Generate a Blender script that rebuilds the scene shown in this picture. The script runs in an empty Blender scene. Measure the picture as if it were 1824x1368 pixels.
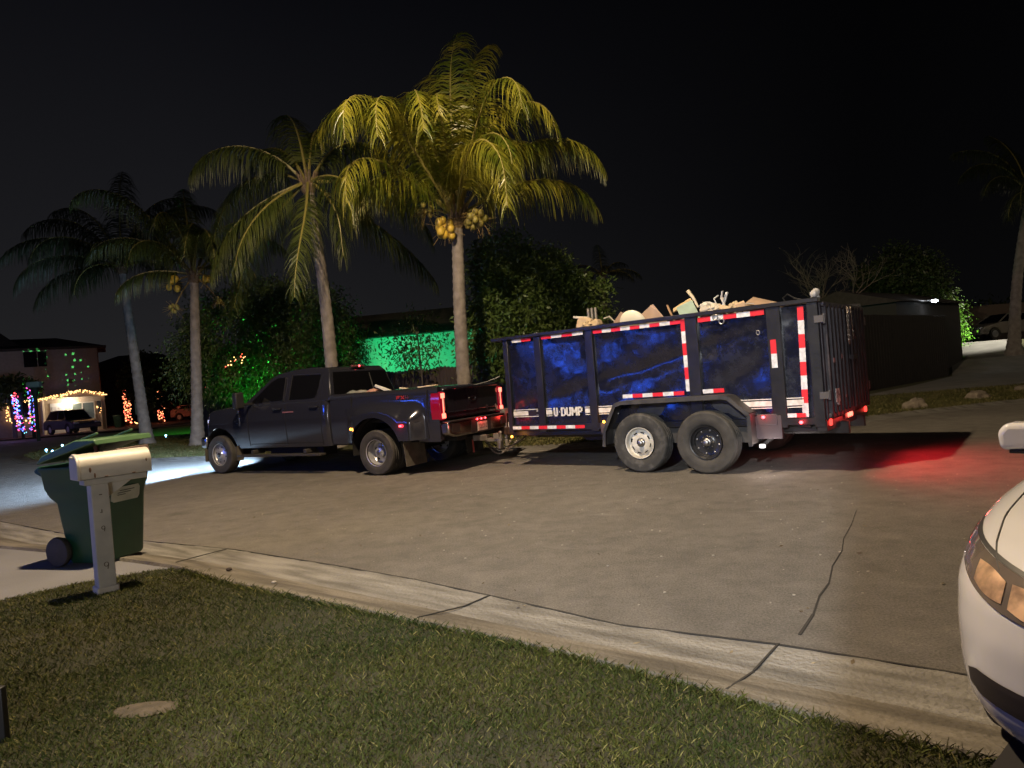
import bpy, math, random
import numpy as np
from mathutils import Vector, Matrix, noise
random.seed(7); rng = np.random.default_rng(11)
R = math.radians; PI = math.pi
sc = bpy.context.scene
COL = sc.collection

# ------------------------------------------------------------------ camera
cam = bpy.data.cameras.new('camera'); camo = bpy.data.objects.new('camera', cam); COL.objects.link(camo)
F, PITCH, ROLL, CH = 1236.4/1824, -0.00843, 0.07996, 1.4967
cam.sensor_width = 36; cam.lens = 36*F; cam.clip_end = 2000; cam.clip_start = 0.02
fw = Vector((0, math.cos(PITCH), math.sin(PITCH))); rt = Vector((1, 0, 0)); up = Vector((0, -math.sin(PITCH), math.cos(PITCH)))
cr = rt*math.cos(ROLL)-up*math.sin(ROLL); cu = rt*math.sin(ROLL)+up*math.cos(ROLL)
M = Matrix((cr, cu, -fw)).transposed().to_4x4(); M.translation = (0, 0, CH)
camo.matrix_world = M; sc.camera = camo

# ------------------------------------------------------------------ world: night sky with town glow low on the left
w = bpy.data.worlds.new('World'); sc.world = w; w.use_nodes = True
nt = w.node_tree; nt.nodes.clear()
def wn(t): return nt.nodes.new(t)
tc = wn('ShaderNodeTexCoord'); sep = wn('ShaderNodeSeparateXYZ'); nt.links.new(tc.outputs['Generated'], sep.inputs[0])
rz = wn('ShaderNodeValToRGB'); nt.links.new(sep.outputs[2], rz.inputs[0])
rz.color_ramp.elements[0].position = 0.0; rz.color_ramp.elements[0].color = (.0175, .0172, .0182, 1)
rz.color_ramp.elements[1].position = .5; rz.color_ramp.elements[1].color = (.0032, .0033, .0046, 1)
e = rz.color_ramp.elements.new(.2); e.color = (.0098, .0098, .0115, 1)
rx = wn('ShaderNodeMapRange'); nt.links.new(sep.outputs[0], rx.inputs[0])
rx.inputs[1].default_value = -.4; rx.inputs[2].default_value = .45; rx.inputs[3].default_value = 1.0; rx.inputs[4].default_value = .16
mx = wn('ShaderNodeVectorMath'); mx.operation = 'SCALE'; nt.links.new(rz.outputs[0], mx.inputs[0]); nt.links.new(rx.outputs[0], mx.inputs['Scale'])
bg = wn('ShaderNodeBackground'); nt.links.new(mx.outputs[0], bg.inputs[0]); bg.inputs[1].default_value = 1.0
wo = wn('ShaderNodeOutputWorld'); nt.links.new(bg.outputs[0], wo.inputs[0])

sc.view_settings.view_transform = 'Standard'; sc.view_settings.look = 'None'
sc.view_settings.exposure = 0; sc.view_settings.gamma = 1
sc.render.engine = 'CYCLES'
cy = sc.cycles
cy.use_denoising = True; cy.use_adaptive_sampling = False
cy.max_bounces = 5; cy.diffuse_bounces = 2; cy.glossy_bounces = 3; cy.transmission_bounces = 3; cy.transparent_max_bounces = 6
cy.caustics_reflective = False; cy.caustics_refractive = False
cy.sample_clamp_indirect = 2.0; cy.sample_clamp_direct = 0; cy.use_light_tree = True

# ------------------------------------------------------------------ lights
def lamp(name, typ, loc, energy, color, aim=None, size=.1, spot=None, blend=.2, sizey=None):
    d = bpy.data.lights.new(name, typ); d.energy = energy; d.color = color
    o = bpy.data.objects.new(name, d); COL.objects.link(o); o.location = loc
    if typ == 'AREA':
        d.size = size
        if sizey: d.shape = 'RECTANGLE'; d.size_y = sizey
    else: d.shadow_soft_size = size
    if typ == 'SPOT': d.spot_size = R(spot); d.spot_blend = blend
    if aim is not None:
        v = Vector(aim)-Vector(loc); o.rotation_euler = v.to_track_quat('-Z', 'Y').to_euler()
    return o
STREET = (-2.2, 6.4, 9.2)
lamp('street_lamp_light', 'SPOT', STREET, 6300, (1.0, .76, .49), aim=(0.0, 8.8, 0), size=.10, spot=167, blend=.40)
lamp('added_highlight_strip', 'AREA', (-3.0, -5.3, 1.9), 160, (.95, .95, 1.0), aim=(1.0, 6, 1.2), size=.16, sizey=1.7)  # unseen tall strip light added behind the viewer for streak highlights
lamp('garage_spill_light', 'SPOT', (-2.9, -5.3, 5.0), 6800, (.93, .96, 1.0), aim=(1.8, 4.6, 0), size=.05, spot=46, blend=.85)
lamp('blue_festive_light', 'AREA', (-15.0, 3.6, 3.2), 220, (.03, .12, 1.0), aim=(0, 10, 1.0), size=3.0, sizey=.6)
lamp('blue_festive_light_high', 'AREA', (-15.0, 6.5, 4.4), 60, (.05, .16, 1.0), aim=(0, 10, 1.0), size=2.0, sizey=.18)

# ------------------------------------------------------------------ materials
MATS = {}
def mat(name, col, rough=.6, metal=0.0, emis=None, estr=0, noise_s=None, col2=None, bump=0, bump_s=40, spec=.5, coat=0, trans=0, ramp=(.35, .65), detail=6, aniso=None):
    if name in MATS: return MATS[name]
    m = bpy.data.materials.new(name); m.use_nodes = True; n = m.node_tree; b = n.nodes['Principled BSDF']
    b.inputs['Base Color'].default_value = (*col, 1); b.inputs['Roughness'].default_value = rough; b.inputs['Metallic'].default_value = metal
    b.inputs['Specular IOR Level'].default_value = spec
    if coat: b.inputs['Coat Weight'].default_value = coat; b.inputs['Coat Roughness'].default_value = .06
    if emis: b.inputs['Emission Color'].default_value = (*emis, 1); b.inputs['Emission Strength'].default_value = estr
    tcn = n.nodes.new('ShaderNodeTexCoord')
    if noise_s:
        t = n.nodes.new('ShaderNodeTexNoise'); t.inputs['Scale'].default_value = noise_s; t.inputs['Detail'].default_value = detail
        if aniso:
            mp0 = n.nodes.new('ShaderNodeMapping'); mp0.vector_type = 'TEXTURE'; mp0.inputs['Rotation'].default_value = (0, 0, R(-aniso[0])); mp0.inputs['Scale'].default_value = (1/aniso[1], 1/aniso[2], 1); n.links.new(tcn.outputs['Object'], mp0.inputs[0]); n.links.new(mp0.outputs[0], t.inputs['Vector'])
        else: n.links.new(tcn.outputs['Object'], t.inputs['Vector'])
        r = n.nodes.new('ShaderNodeValToRGB'); n.links.new(t.outputs[0], r.inputs[0])
        r.color_ramp.elements[0].position = ramp[0]; r.color_ramp.elements[1].position = ramp[1]
        r.color_ramp.elements[0].color = (*col, 1); r.color_ramp.elements[1].color = (*(col2 or col), 1)
        n.links.new(r.outputs[0], b.inputs['Base Color'])
    if bump:
        t = n.nodes.new('ShaderNodeTexNoise'); t.inputs['Scale'].default_value = bump_s; t.inputs['Detail'].default_value = 5
        n.links.new(tcn.outputs['Object'], t.inputs['Vector'])
        bb = n.nodes.new('ShaderNodeBump'); bb.inputs['Strength'].default_value = bump; bb.inputs['Distance'].default_value = .02
        n.links.new(t.outputs[0], bb.inputs['Height']); n.links.new(bb.outputs[0], b.inputs['Normal'])
    if trans:
        tr = n.nodes.new('ShaderNodeBsdfTranslucent'); tr.inputs[0].default_value = (*(col2 or col), 1)
        ms = n.nodes.new('ShaderNodeMixShader'); ms.inputs[0].default_value = trans
        n.links.new(b.outputs[0], ms.inputs[1]); n.links.new(tr.outputs[0], ms.inputs[2])
        n.links.new(ms.outputs[0], n.nodes['Material Output'].inputs[0])
    MATS[name] = m; return m
def emit(name, col, s): return mat(name, (0.02, 0.02, 0.02), .4, emis=col, estr=s)

# ------------------------------------------------------------------ mesh helpers
class MB:
    def __init__(s): s.v = []; s.f = []; s.mi = []
    def add(s, vs, fs, mi=0):
        o = len(s.v); s.v += [tuple(map(float, p)) for p in vs]; s.f += [tuple(o+i for i in f) for f in fs]; s.mi += [mi]*len(fs); return s
    def box(s, c, d, rot=None, mi=0):
        x, y, z = d[0]/2, d[1]/2, d[2]/2
        vs = [Vector(p) for p in ((-x,-y,-z),(x,-y,-z),(x,y,-z),(-x,y,-z),(-x,-y,z),(x,-y,z),(x,y,z),(-x,y,z))]
        if rot is not None:
            rm = rot if isinstance(rot, Matrix) else Matrix.Rotation(rot[2], 3, 'Z') @ Matrix.Rotation(rot[1], 3, 'Y') @ Matrix.Rotation(rot[0], 3, 'X')
            vs = [rm @ p for p in vs]
        c = Vector(c)
        return s.add([p+c for p in vs], [(0,3,2,1),(4,5,6,7),(0,1,5,4),(1,2,6,5),(2,3,7,6),(3,0,4,7)], mi)
    def bar(s, a, b, wd, h=None, mi=0):           # square bar between points
        a, b = Vector(a), Vector(b); d = b-a; q = d.to_track_quat('X', 'Z').to_matrix()
        return s.box((a+b)/2, (d.length, wd, h or wd), q, mi)
    def prism(s, poly, a, b, axis='y', mi=0):      # polygon (p,q) extruded from a to b
        n = len(poly)
        def P(p, q, t): return {'y': (p, t, q), 'x': (t, p, q), 'z': (p, q, t)}[axis]
        vs = [P(p, q, a) for p, q in poly]+[P(p, q, b) for p, q in poly]
        fs = [tuple(range(n)), tuple(range(2*n-1, n-1, -1))]+[(i, (i+1) % n+0, (i+1) % n+n, i+n) for i in range(n)]
        return s.add(vs, fs, mi)
    def tube(s, pts, rad, n=8, mi=0, cap=True):
        pts = [Vector(p) for p in pts]
        if not hasattr(rad, '__len__'): rad = [rad]*len(pts)
        o = len(s.v); ref = Vector((0, 0, 1)); prev = None
        for i, p in enumerate(pts):
            t = (pts[min(i+1, len(pts)-1)]-pts[max(i-1, 0)]).normalized()
            if prev is None: a = t.cross(ref if abs(t.z) < .9 else Vector((1, 0, 0))).normalized()
            else: a = (prev-t*prev.dot(t)).normalized()
            prev = a; b = t.cross(a)
            for k in range(n):
                an = 2*PI*k/n; s.v.append(tuple(p+(a*math.cos(an)+b*math.sin(an))*rad[i]))
        m = len(pts)
        for i in range(m-1):
            for k in range(n):
                k2 = (k+1) % n; s.f.append((o+i*n+k, o+i*n+k2, o+(i+1)*n+k2, o+(i+1)*n+k)); s.mi.append(mi)
        if cap:
            s.f.append(tuple(o+k for k in range(n))[::-1]); s.f.append(tuple(o+(m-1)*n+k for k in range(n))); s.mi += [mi, mi]
        return s
    def lathe(s, prof, n=32, axis='y', c=(0, 0, 0), mi=0):   # prof (r, t) along axis
        o = len(s.v)
        for r, t in prof:
            for k in range(n):
                a = 2*PI*k/n; x, y = r*math.cos(a), r*math.sin(a)
                p = {'y': (x, t, y), 'z': (x, y, t), 'x': (t, x, y)}[axis]
                s.v.append((p[0]+c[0], p[1]+c[1], p[2]+c[2]))
        for i in range(len(prof)-1):
            for k in range(n):
                k2 = (k+1) % n; s.f.append((o+i*n+k, o+(i+1)*n+k, o+(i+1)*n+k2, o+i*n+k2)); s.mi.append(mi)
        return s
    def ball(s, c, r, n=8, m=6, mi=0, squash=(1, 1, 1)):
        prof = [(max(1e-4, r*math.sin(PI*i/m)), -r*math.cos(PI*i/m)) for i in range(m+1)]
        o = len(s.v); s.lathe(prof, n, 'z', (0, 0, 0), mi)
        for i in range(o, len(s.v)):
            x, y, z = s.v[i]; s.v[i] = (x*squash[0]+c[0], y*squash[1]+c[1], z*squash[2]+c[2])
        return s
    def grid(s, rows, mi=0, closed=False):
        o = len(s.v); n = len(rows[0])
        for r in rows: s.v += [tuple(map(float, p)) for p in r]
        for i in range(len(rows)-1):
            for k in range(n if closed else n-1):
                k2 = (k+1) % n; s.f.append((o+i*n+k, o+i*n+k2, o+(i+1)*n+k2, o+(i+1)*n+k)); s.mi.append(mi)
        return s
    def build(s, name, mats, parent=None, smooth=True, bevel=0, seg=2, angle=35, loc=None):
        me = bpy.data.meshes.new(name); me.from_pydata(s.v, [], s.f); me.update()
        if not isinstance(mats, (list, tuple)): mats = [mats]
        for m in mats: me.materials.append(m)
        if len(mats) > 1: me.polygons.foreach_set('material_index', s.mi)
        o = bpy.data.objects.new(name, me); COL.objects.link(o)
        if parent: o.parent = parent
        if loc: o.location = loc
        import bmesh as _b
        bm = _b.new(); bm.from_mesh(me); _b.ops.recalc_face_normals(bm, faces=bm.faces); bm.to_mesh(me); bm.free()
        if smooth:
            me.polygons.foreach_set('use_smooth', [True]*len(me.polygons))
            me.set_sharp_from_angle(angle=R(angle))
        if bevel:
            b = o.modifiers.new('bevel', 'BEVEL'); b.width = bevel; b.segments = seg; b.limit_method = 'ANGLE'; b.angle_limit = R(30)
        return o
def fast(name, V, Fc, m, parent=None, loc=None, smooth=False):      # numpy mesh, faces all of one size
    me = bpy.data.meshes.new(name); nf, k = Fc.shape
    me.vertices.add(len(V)); me.vertices.foreach_set('co', np.asarray(V, np.float32).ravel())
    me.loops.add(nf*k); me.loops.foreach_set('vertex_index', Fc.astype(np.int32).ravel())
    me.polygons.add(nf); me.polygons.foreach_set('loop_start', np.arange(0, nf*k, k, dtype=np.int32))
    try: me.polygons.foreach_set('loop_total', np.full(nf, k, np.int32))
    except Exception: pass
    me.update(calc_edges=True); me.materials.append(m)
    o = bpy.data.objects.new(name, me); COL.objects.link(o)
    if parent: o.parent = parent
    if loc: o.location = loc
    return o
def tag(o, label=None, cat=None, group=None, kind=None):
    if label: o['label'] = label
    if cat: o['category'] = cat
    if group: o['group'] = group
    if kind: o['kind'] = kind
    return o
def empty(name, loc=(0, 0, 0), rz=0, scale=1, label=None, cat=None, group=None):
    o = bpy.data.objects.new(name, None); COL.objects.link(o); o.location = loc; o.rotation_euler = (0, 0, rz); o.scale = (scale,)*3
    return tag(o, label, cat, group)
def copy_tree(o, parent=None):
    c = o.copy(); COL.objects.link(c)
    if parent: c.parent = parent
    for ch in list(o.children): copy_tree(ch, c)
    return c
def sstep(t): t = min(1, max(0, t)); return t*t*(3-2*t)

# ================================================================== SETTING
def hill_z(x, y): return -.03+1.45*sstep((x*.55+y*.83-34)/13)*sstep((x-.50*y)/3.0)

def road_material():
    m = bpy.data.materials.new('asphalt'); m.use_nodes = True; n = m.node_tree; b = n.nodes['Principled BSDF']; L = n.links.new
    tcn = n.nodes.new('ShaderNodeTexCoord')
    def nz(s, d=6, rgh=.6, vec=None):
        t = n.nodes.new('ShaderNodeTexNoise'); t.inputs['Scale'].default_value = s; t.inputs['Detail'].default_value = d; t.inputs['Roughness'].default_value = rgh
        L(vec or tcn.outputs['Object'], t.inputs['Vector']); return t.outputs[0]
    def ramp(src, a, ca, bb_, cb):
        r = n.nodes.new('ShaderNodeValToRGB'); L(src, r.inputs[0]); r.color_ramp.elements[0].position = a; r.color_ramp.elements[1].position = bb_
        r.color_ramp.elements[0].color = (*ca, 1); r.color_ramp.elements[1].color = (*cb, 1); return r.outputs[0]
    def mul(a, bb_):
        x = n.nodes.new('ShaderNodeMix'); x.data_type = 'RGBA'; x.blend_type = 'MULTIPLY'; x.inputs[0].default_value = 1; L(a, x.inputs[6]); L(bb_, x.inputs[7]); return x.outputs[2]
    def mixf(f, a, colr):
        x = n.nodes.new('ShaderNodeMix'); x.data_type = 'RGBA'; L(f, x.inputs[0]); L(a, x.inputs[6]); x.inputs[7].default_value = (*colr, 1); return x.outputs[2]
    base = ramp(nz(.35, 5), .3, (.155, .143, .124), .7, (.225, .208, .182))
    mid = ramp(nz(3.5, 7, .75), .3, (.70, .70, .70), .7, (1.18, 1.18, 1.18))
    fine = ramp(nz(70, 3, .8), .34, (.60, .60, .60), .68, (1.32, 1.32, 1.32))
    c = mul(mul(base, mid), fine)
    mp = n.nodes.new('ShaderNodeMapping'); mp.vector_type = 'TEXTURE'; mp.inputs['Rotation'].default_value = (0, 0, R(-25)); mp.inputs['Scale'].default_value = (2.2, .5, 1); L(tcn.outputs['Object'], mp.inputs[0])
    scuff = ramp(nz(2.2, 4, .5, mp.outputs[0]), .66, (0, 0, 0), .76, (.5, .5, .5))
    c = mixf(scuff, c, (.26, .245, .22))
    stain = ramp(nz(.9, 6, .7), .60, (0, 0, 0), .74, (.55, .55, .55)); c = mixf(stain, c, (.085, .078, .068))
    vor = n.nodes.new('ShaderNodeTexVoronoi'); vor.inputs['Scale'].default_value = 7; L(tcn.outputs['Object'], vor.inputs['Vector'])
    dots = ramp(vor.outputs['Distance'], .02, (.8, .8, .8), .05, (0, 0, 0))
    gate = ramp(nz(1.3, 2), .5, (0, 0, 0), .6, (1, 1, 1))
    c = mixf(mul(dots, gate), c, (.40, .38, .34))
    L(c, b.inputs['Base Color']); b.inputs['Roughness'].default_value = .8; b.inputs['Specular IOR Level'].default_value = .35
    bp = n.nodes.new('ShaderNodeBump'); bp.inputs['Strength'].default_value = 1.0; bp.inputs['Distance'].default_value = .03
    L(nz(55, 5, .8), bp.inputs['Height']); L(bp.outputs[0], b.inputs['Normal'])
    return m
ASPH = road_material()
SOIL = mat('lawn_soil', (.018, .019, .006), .95, noise_s=3, col2=(.030, .027, .012), bump=.6, bump_s=60)
FARGR = mat('far_lawn', (.035, .04, .010), .95, noise_s=14, col2=(.075, .07, .028), bump=.8, bump_s=70)
CONC = mat('kerb_concrete', (.092, .086, .074), .9, noise_s=2.4, col2=(.205, .197, .178), bump=1.0, bump_s=34, ramp=(.36, .64), detail=10, aniso=(38, .55, 3.2))
CONC2 = mat('drive_concrete', (.13, .13, .135), .85, noise_s=1.5, col2=(.155, .155, .16), bump=.25, bump_s=70)
WALKM = mat('walk_concrete', (.17, .165, .15), .85, noise_s=1.5, col2=(.24, .23, .21), bump=.2, bump_s=50)
TAR = mat('tar_seam', (.02, .018, .015), .8)

g = MB(); g.add([(-300, -60, -.06), (300, -60, -.06), (300, 500, -.06), (-300, 500, -.06)], [(0, 1, 2, 3)])
tag(g.build('ground', FARGR, smooth=False), kind='structure')
r_ = MB(); r_.grid([[(x, y, 0) for x in (-95, -40, 0, 40, 80)] for y in (0, 20, 46)])
road = tag(r_.build('road', ASPH, smooth=False), kind='structure')
# thin cracks in the road
ck = MB()
pts = [(3.12, 6.49), (2.83, 5.99), (2.55, 5.55), (2.38, 5.22), (2.14, 4.86), (1.95, 4.5), (1.79, 4.28), (1.62, 3.98), (1.43, 3.71)]
for a, b, wd in zip(pts, pts[1:], (.003, .004, .005, .007, .008, .011, .010, .016)):
    ck.bar((a[0], a[1], .002), (b[0], b[1], .002), wd, .006)
ck.build('crack', TAR, road, smooth=False)

# near kerb, swept along the road edge
edge = [(-14, 16.5), (-11, 13.2), (-7.6, 10.11), (-5.5, 8.47), (-4.21, 7.74), (-2.9, 6.93), (-1.62, 5.95), (-.9, 5.36), (-.24, 4.76), (.14, 4.4), (.5, 4.05), (.88, 3.82), (1.25, 3.60), (1.92, 3.1), (2.6, 2.6), (3.6, 1.8), (6, 0), (8, -2)]
back = [(-14.7, 15.9), (-11.6, 12.6), (-8.15, 9.5), (-6.0, 7.9), (-4.6, 7.15), (-3.12, 6.20), (-2.35, 5.50), (-1.32, 4.72), (-.60, 4.18), (-.20, 3.88), (.12, 3.62), (.47, 3.34), (.83, 2.99), (1.50, 2.42), (2.2, 1.9), (3.1, 1.1), (5.4, -.7), (7.4, -2.6)]
def resample(pl, n):
    P = [Vector((*p, 0)) for p in pl]; L = [0]
    for a, b in zip(P, P[1:]): L.append(L[-1]+(b-a).length)
    out = []
    for i in range(n):
        t = L[-1]*i/(n-1); k = 0
        while k < len(L)-2 and L[k+1] < t: k += 1
        out.append(P[k].lerp(P[k+1], (t-L[k])/(L[k+1]-L[k]+1e-9)))
    return out
N = 520
E_, B_ = resample(edge, N), resample(back, N)
LAWN_Z = .06
prof = [(-.02, -.03), (0, .006), (.12, .005), (.30, .0065), (.42, .007), (.50, .010), (.58, .016), (.68, .026), (.80, .045), (.90, .058), (1.0, .066), (1.03, .03)]
rows = []
for i in range(N):
    a, b = E_[i], B_[i]; j = .022*noise.noise((i*.06, 0, 0))+.022*noise.noise((i*.37, 5, 0)); jb = .02*noise.noise((i*.2, 9, 0))
    row = []
    for t, z in prof:
        p = a.lerp(b, t+(j/.8 if t < .01 else 0)+(jb if t > .9 else 0)); row.append((p.x, p.y, z+.003*noise.noise((i*.25, t*6, 3))))
    rows.append(row)
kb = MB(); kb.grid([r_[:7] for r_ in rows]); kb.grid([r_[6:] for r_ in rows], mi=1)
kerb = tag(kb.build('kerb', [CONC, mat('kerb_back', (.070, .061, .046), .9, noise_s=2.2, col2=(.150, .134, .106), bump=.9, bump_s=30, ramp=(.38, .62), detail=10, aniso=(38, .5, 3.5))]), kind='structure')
jt = MB()
for (a, b) in (((1.275, 3.60), (1.04, 3.30)), ((1.04, 3.30), (.83, 3.03)), ((-.27, 4.80), (-.42, 4.62)), ((-.42, 4.62), (-.70, 4.30)), ((-3.0, 7.0), (-3.2, 6.35))):
    z0, z1 = .008, .03
    jt.bar((a[0], a[1], .009), (b[0], b[1], .062 if b[1] < 3.1 or b[1] == 4.30 or b[1] == 6.35 else .012), .011, .006)
jt.build('joint', TAR, kerb, smooth=False)
# dark gutter line where the asphalt meets the kerb
gl = MB()
for i in range(150, 470):
    a, b = E_[i], E_[i+1]; w_ = .012+.010*abs(noise.noise((i*.17, 2, 0)))
    gl.bar((a.x+.008, a.y+.012, .003), (b.x+.008, b.y+.012, .003), w_, .008)
gl.build('crack', TAR, road, smooth=False)

# driveway at left, near lawn
dv = MB(); dv.prism([(-3.07, 6.24), (-3.35, 6.17), (-3.9, 5.88), (-4.24, 5.55), (-6.2, 4.6), (-12, 2), (-19, 8), (-14.6, 15.85), (-11.5, 12.6), (-8.1, 9.45), (-5.95, 7.85), (-4.55, 7.1)][::-1], -.02, .040, 'z')
tag(dv.build('driveway', CONC2, smooth=False), kind='structure')
lawn_poly = [(-12, 2.2), (-6.2, 4.62), (-4.24, 5.55), (-3.9, 5.88), (-3.35, 6.17), (-3.07, 6.22)]+[(x, y) for x, y in back[5:]]+[(7.4, -2.9), (-12, -2.9)]
lw = MB(); lw.prism(lawn_poly, -.03, .045, 'z'); tag(lw.build('lawn', SOIL, smooth=False), kind='structure')

def in_poly(X, Y, poly):
    c = np.zeros(len(X), bool); n = len(poly)
    for i in range(n):
        x1, y1 = poly[i]; x2, y2 = poly[(i+1) % n]
        cond = ((y1 > Y) != (y2 > Y)) & (X < (x2-x1)*(Y-y1)/(y2-y1+1e-12)+x1); c ^= cond
    return c
def blades(name, X, Y, Z, hmin, hmax, wd, m, lean=.6, patch=True):
    n = len(X); a = rng.uniform(0, 2*PI, n); h = rng.uniform(hmin, hmax, n); la = rng.uniform(0, 2*PI, n); ll = h*rng.uniform(.15, lean+.5, n)
    wx, wy = np.cos(a)*wd/2, np.sin(a)*wd/2
    b = np.stack([X, Y, Z], 1); dw = np.stack([wx, wy, 0*wx], 1); d = np.stack([np.cos(la)*ll, np.sin(la)*ll, h], 1)
    V = np.empty((n, 4, 3)); V[:, 0] = b-dw; V[:, 1] = b+dw
    V[:, 2] = b+d*.55+dw*.8+np.array([0, 0, .15])*h[:, None]; V[:, 3] = b+d
    return fast(name, V.reshape(-1, 3), np.arange(n*4).reshape(n, 4)[:, [0, 1, 2, 3]], m)
def grass_mat(name, c1, c2, c3):
    m = bpy.data.materials.new(name); m.use_nodes = True; n = m.node_tree; b = n.nodes['Principled BSDF']; L = n.links.new
    tcn = n.nodes.new('ShaderNodeTexCoord'); gi = n.nodes.new('ShaderNodeNewGeometry')
    t = n.nodes.new('ShaderNodeTexNoise'); t.inputs['Scale'].default_value = 1.1; t.inputs['Detail'].default_value = 4; L(tcn.outputs['Object'], t.inputs['Vector'])
    r = n.nodes.new('ShaderNodeValToRGB'); L(t.outputs[0], r.inputs[0]); r.color_ramp.elements[0].position = .38; r.color_ramp.elements[1].position = .62
    r.color_ramp.elements[0].color = (*c1, 1); r.color_ramp.elements[1].color = (*c2, 1)
    r2 = n.nodes.new('ShaderNodeValToRGB'); L(gi.outputs['Random Per Island'], r2.inputs[0]); r2.color_ramp.elements[0].position = .78; r2.color_ramp.elements[1].position = .97
    r2.color_ramp.elements[0].color = (0, 0, 0, 1); r2.color_ramp.elements[1].color = (1, 1, 1, 1)
    x = n.nodes.new('ShaderNodeMix'); x.data_type = 'RGBA'; L(r2.outputs[0], x.inputs[0]); L(r.outputs[0], x.inputs[6]); x.inputs[7].default_value = (*c3, 1)
    L(x.outputs[2], b.inputs['Base Color']); b.inputs['Roughness'].default_value = .75; b.inputs['Specular IOR Level'].default_value = .2
    return m
GR = grass_mat('grass_blades', (.026, .040, .006), (.058, .064, .010), (.16, .14, .045))
GRF = grass_mat('verge_blades', (.06, .065, .018), (.10, .095, .035), (.2, .17, .08))
# near lawn: denser towards the camera
def scatter(n, x0, x1, y0, y1, poly, hole=None):
    X = rng.uniform(x0, x1, n); Y = rng.uniform(y0, y1, n); k = in_poly(X, Y, poly)
    if hole is not None:
        hx, hy, ra, rb = hole; q = ((X-hx)/ra)**2+((Y-hy)/rb)**2; k &= ~((q < 1) & (rng.uniform(0, 1, n) < .93))
    return X[k], Y[k]
fr_poly = [p for p in lawn_poly]
Xa, Ya = scatter(175000, -3.2, 2.4, 1.5, 4.0, fr_poly, (-1.88, 3.33, .135, .075))
Xb, Yb = scatter(125000, -5.4, 1.2, 4.0, 6.4, fr_poly)
X, Y = np.r_[Xa, Xb], np.r_[Ya, Yb]
bare = np.array([noise.noise((float(a)*1.7+9, float(b)*1.7, 4)) for a, b in zip(X, Y)]); kp = (bare < .38) | (rng.uniform(0, 1, len(X)) < .55); X, Y = X[kp], Y[kp]
k = np.array([noise.noise((float(a)*2.3, float(b)*2.3, 0)) for a, b in zip(X, Y)])
hh = 1+.5*k
ob = blades('lawn_grass', X, Y, np.full(len(X), .04), .014, .032, .0042, GR, 1.0)
bp_ = resample(back, 400); ex, ey = [], []
for q in range(9000):
    p = bp_[rng.integers(60, 330)]; 
    if p.x > -2.95: ex.append(p.x+rng.normal()*.025-.03); ey.append(p.y+rng.normal()*.025-.03)
tag(blades('kerb_edge_grass', np.array(ex), np.array(ey), np.full(len(ex), .05), .018, .045, .0042, GR, 1.2), 'longer ragged grass along the lawn edge by the kerb', 'grass', kind='stuff')
tag(ob, 'short mown green grass on the near lawn', 'grass', kind='stuff')

# far block: verge, with a kerb of its own
far_edge = [(60, 20), (25, 18), (11.9, 16.2), (9, 15.45), (6.5, 14.6), (3.4, 14.2), (1.2, 14.1), (0, 14.45), (-3, 15.8), (-5.6, 17.3), (-8.57, 18.7), (-10.33, 19.45), (-12.8, 20.1), (-16.1, 23.1), (-18.4, 25.9), (-20.0, 29.5), (-19.7, 32.6), (-16.5, 32.4), (-12.5, 33.2), (-11.5, 38), (-14, 46)]
fl = MB(); fl.prism(far_edge+[(-14, 120), (140, 120), (140, 20)], -.05, .055, 'z'); tag(fl.build('verge', FARGR, smooth=False), kind='structure')
fk = MB(); pf = resample(far_edge, 160)
rows = []
for i, p in enumerate(pf):
    t = (pf[min(i+1, 159)]-pf[max(i-1, 0)]).normalized(); nrm = Vector((-t.y, t.x, 0))
    rows.append([tuple(p+nrm*o+Vector((0, 0, z))) for o, z in ((.42, -.02), (.40, .006), (.12, .012), (.02, .06), (-.14, .064), (-.16, .02))])
fk.grid(rows); tag(fk.build('far_kerb', CONC), kind='structure')
vp = far_edge+[(-14, 120), (140, 120)]
Xa, Ya = scatter(90000, -20, -6, 17, 33, vp); Xb, Yb = scatter(70000, -1, 17, 14.2, 21, vp)
X, Y = np.r_[Xa, Xb], np.r_[Ya, Yb]
tag(blades('verge_grass', X, Y, np.full(len(X), .05), .04, .09, .018, GRF, 1.0), 'pale patchy grass along the far side of the road', 'grass', kind='stuff')
# rising ground at the right far side and land at the left
gp_ = MB(); gp_.prism([(-19.0, 33.8), (-12.2, 34.6), (-12.2, 47), (-24, 47)][::-1], -.03, .05, 'z'); tag(gp_.build('lawn', FARGR, smooth=False), kind='structure')
hm = MB(); hm.grid([[(x, y, hill_z(x, y)) for x in np.linspace(10, 110, 60)] for y in np.linspace(22, 110, 60)])
tag(hm.build('hill', FARGR), kind='structure')
lf = MB(); lf.prism([(-95, 46), (-50, 47), (-34, 49.5), (-24, 48), (-14, 46), (-14, 130), (-95, 130)], -.05, .05, 'z'); tag(lf.build('lawn', mat('dark_lawn', (.02, .022, .008), .95), smooth=False), kind='structure')
dw = MB(); dw.prism([(-42.5, 48.7), (-25.5, 48.4), (-27, 75), (-42.5, 66)][::-1], .03, .062, 'z'); tag(dw.build('driveway', mat('brick_drive', (.12, .06, .05), .8, noise_s=4, col2=(.16, .09, .075)), smooth=False), kind='structure')
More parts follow.
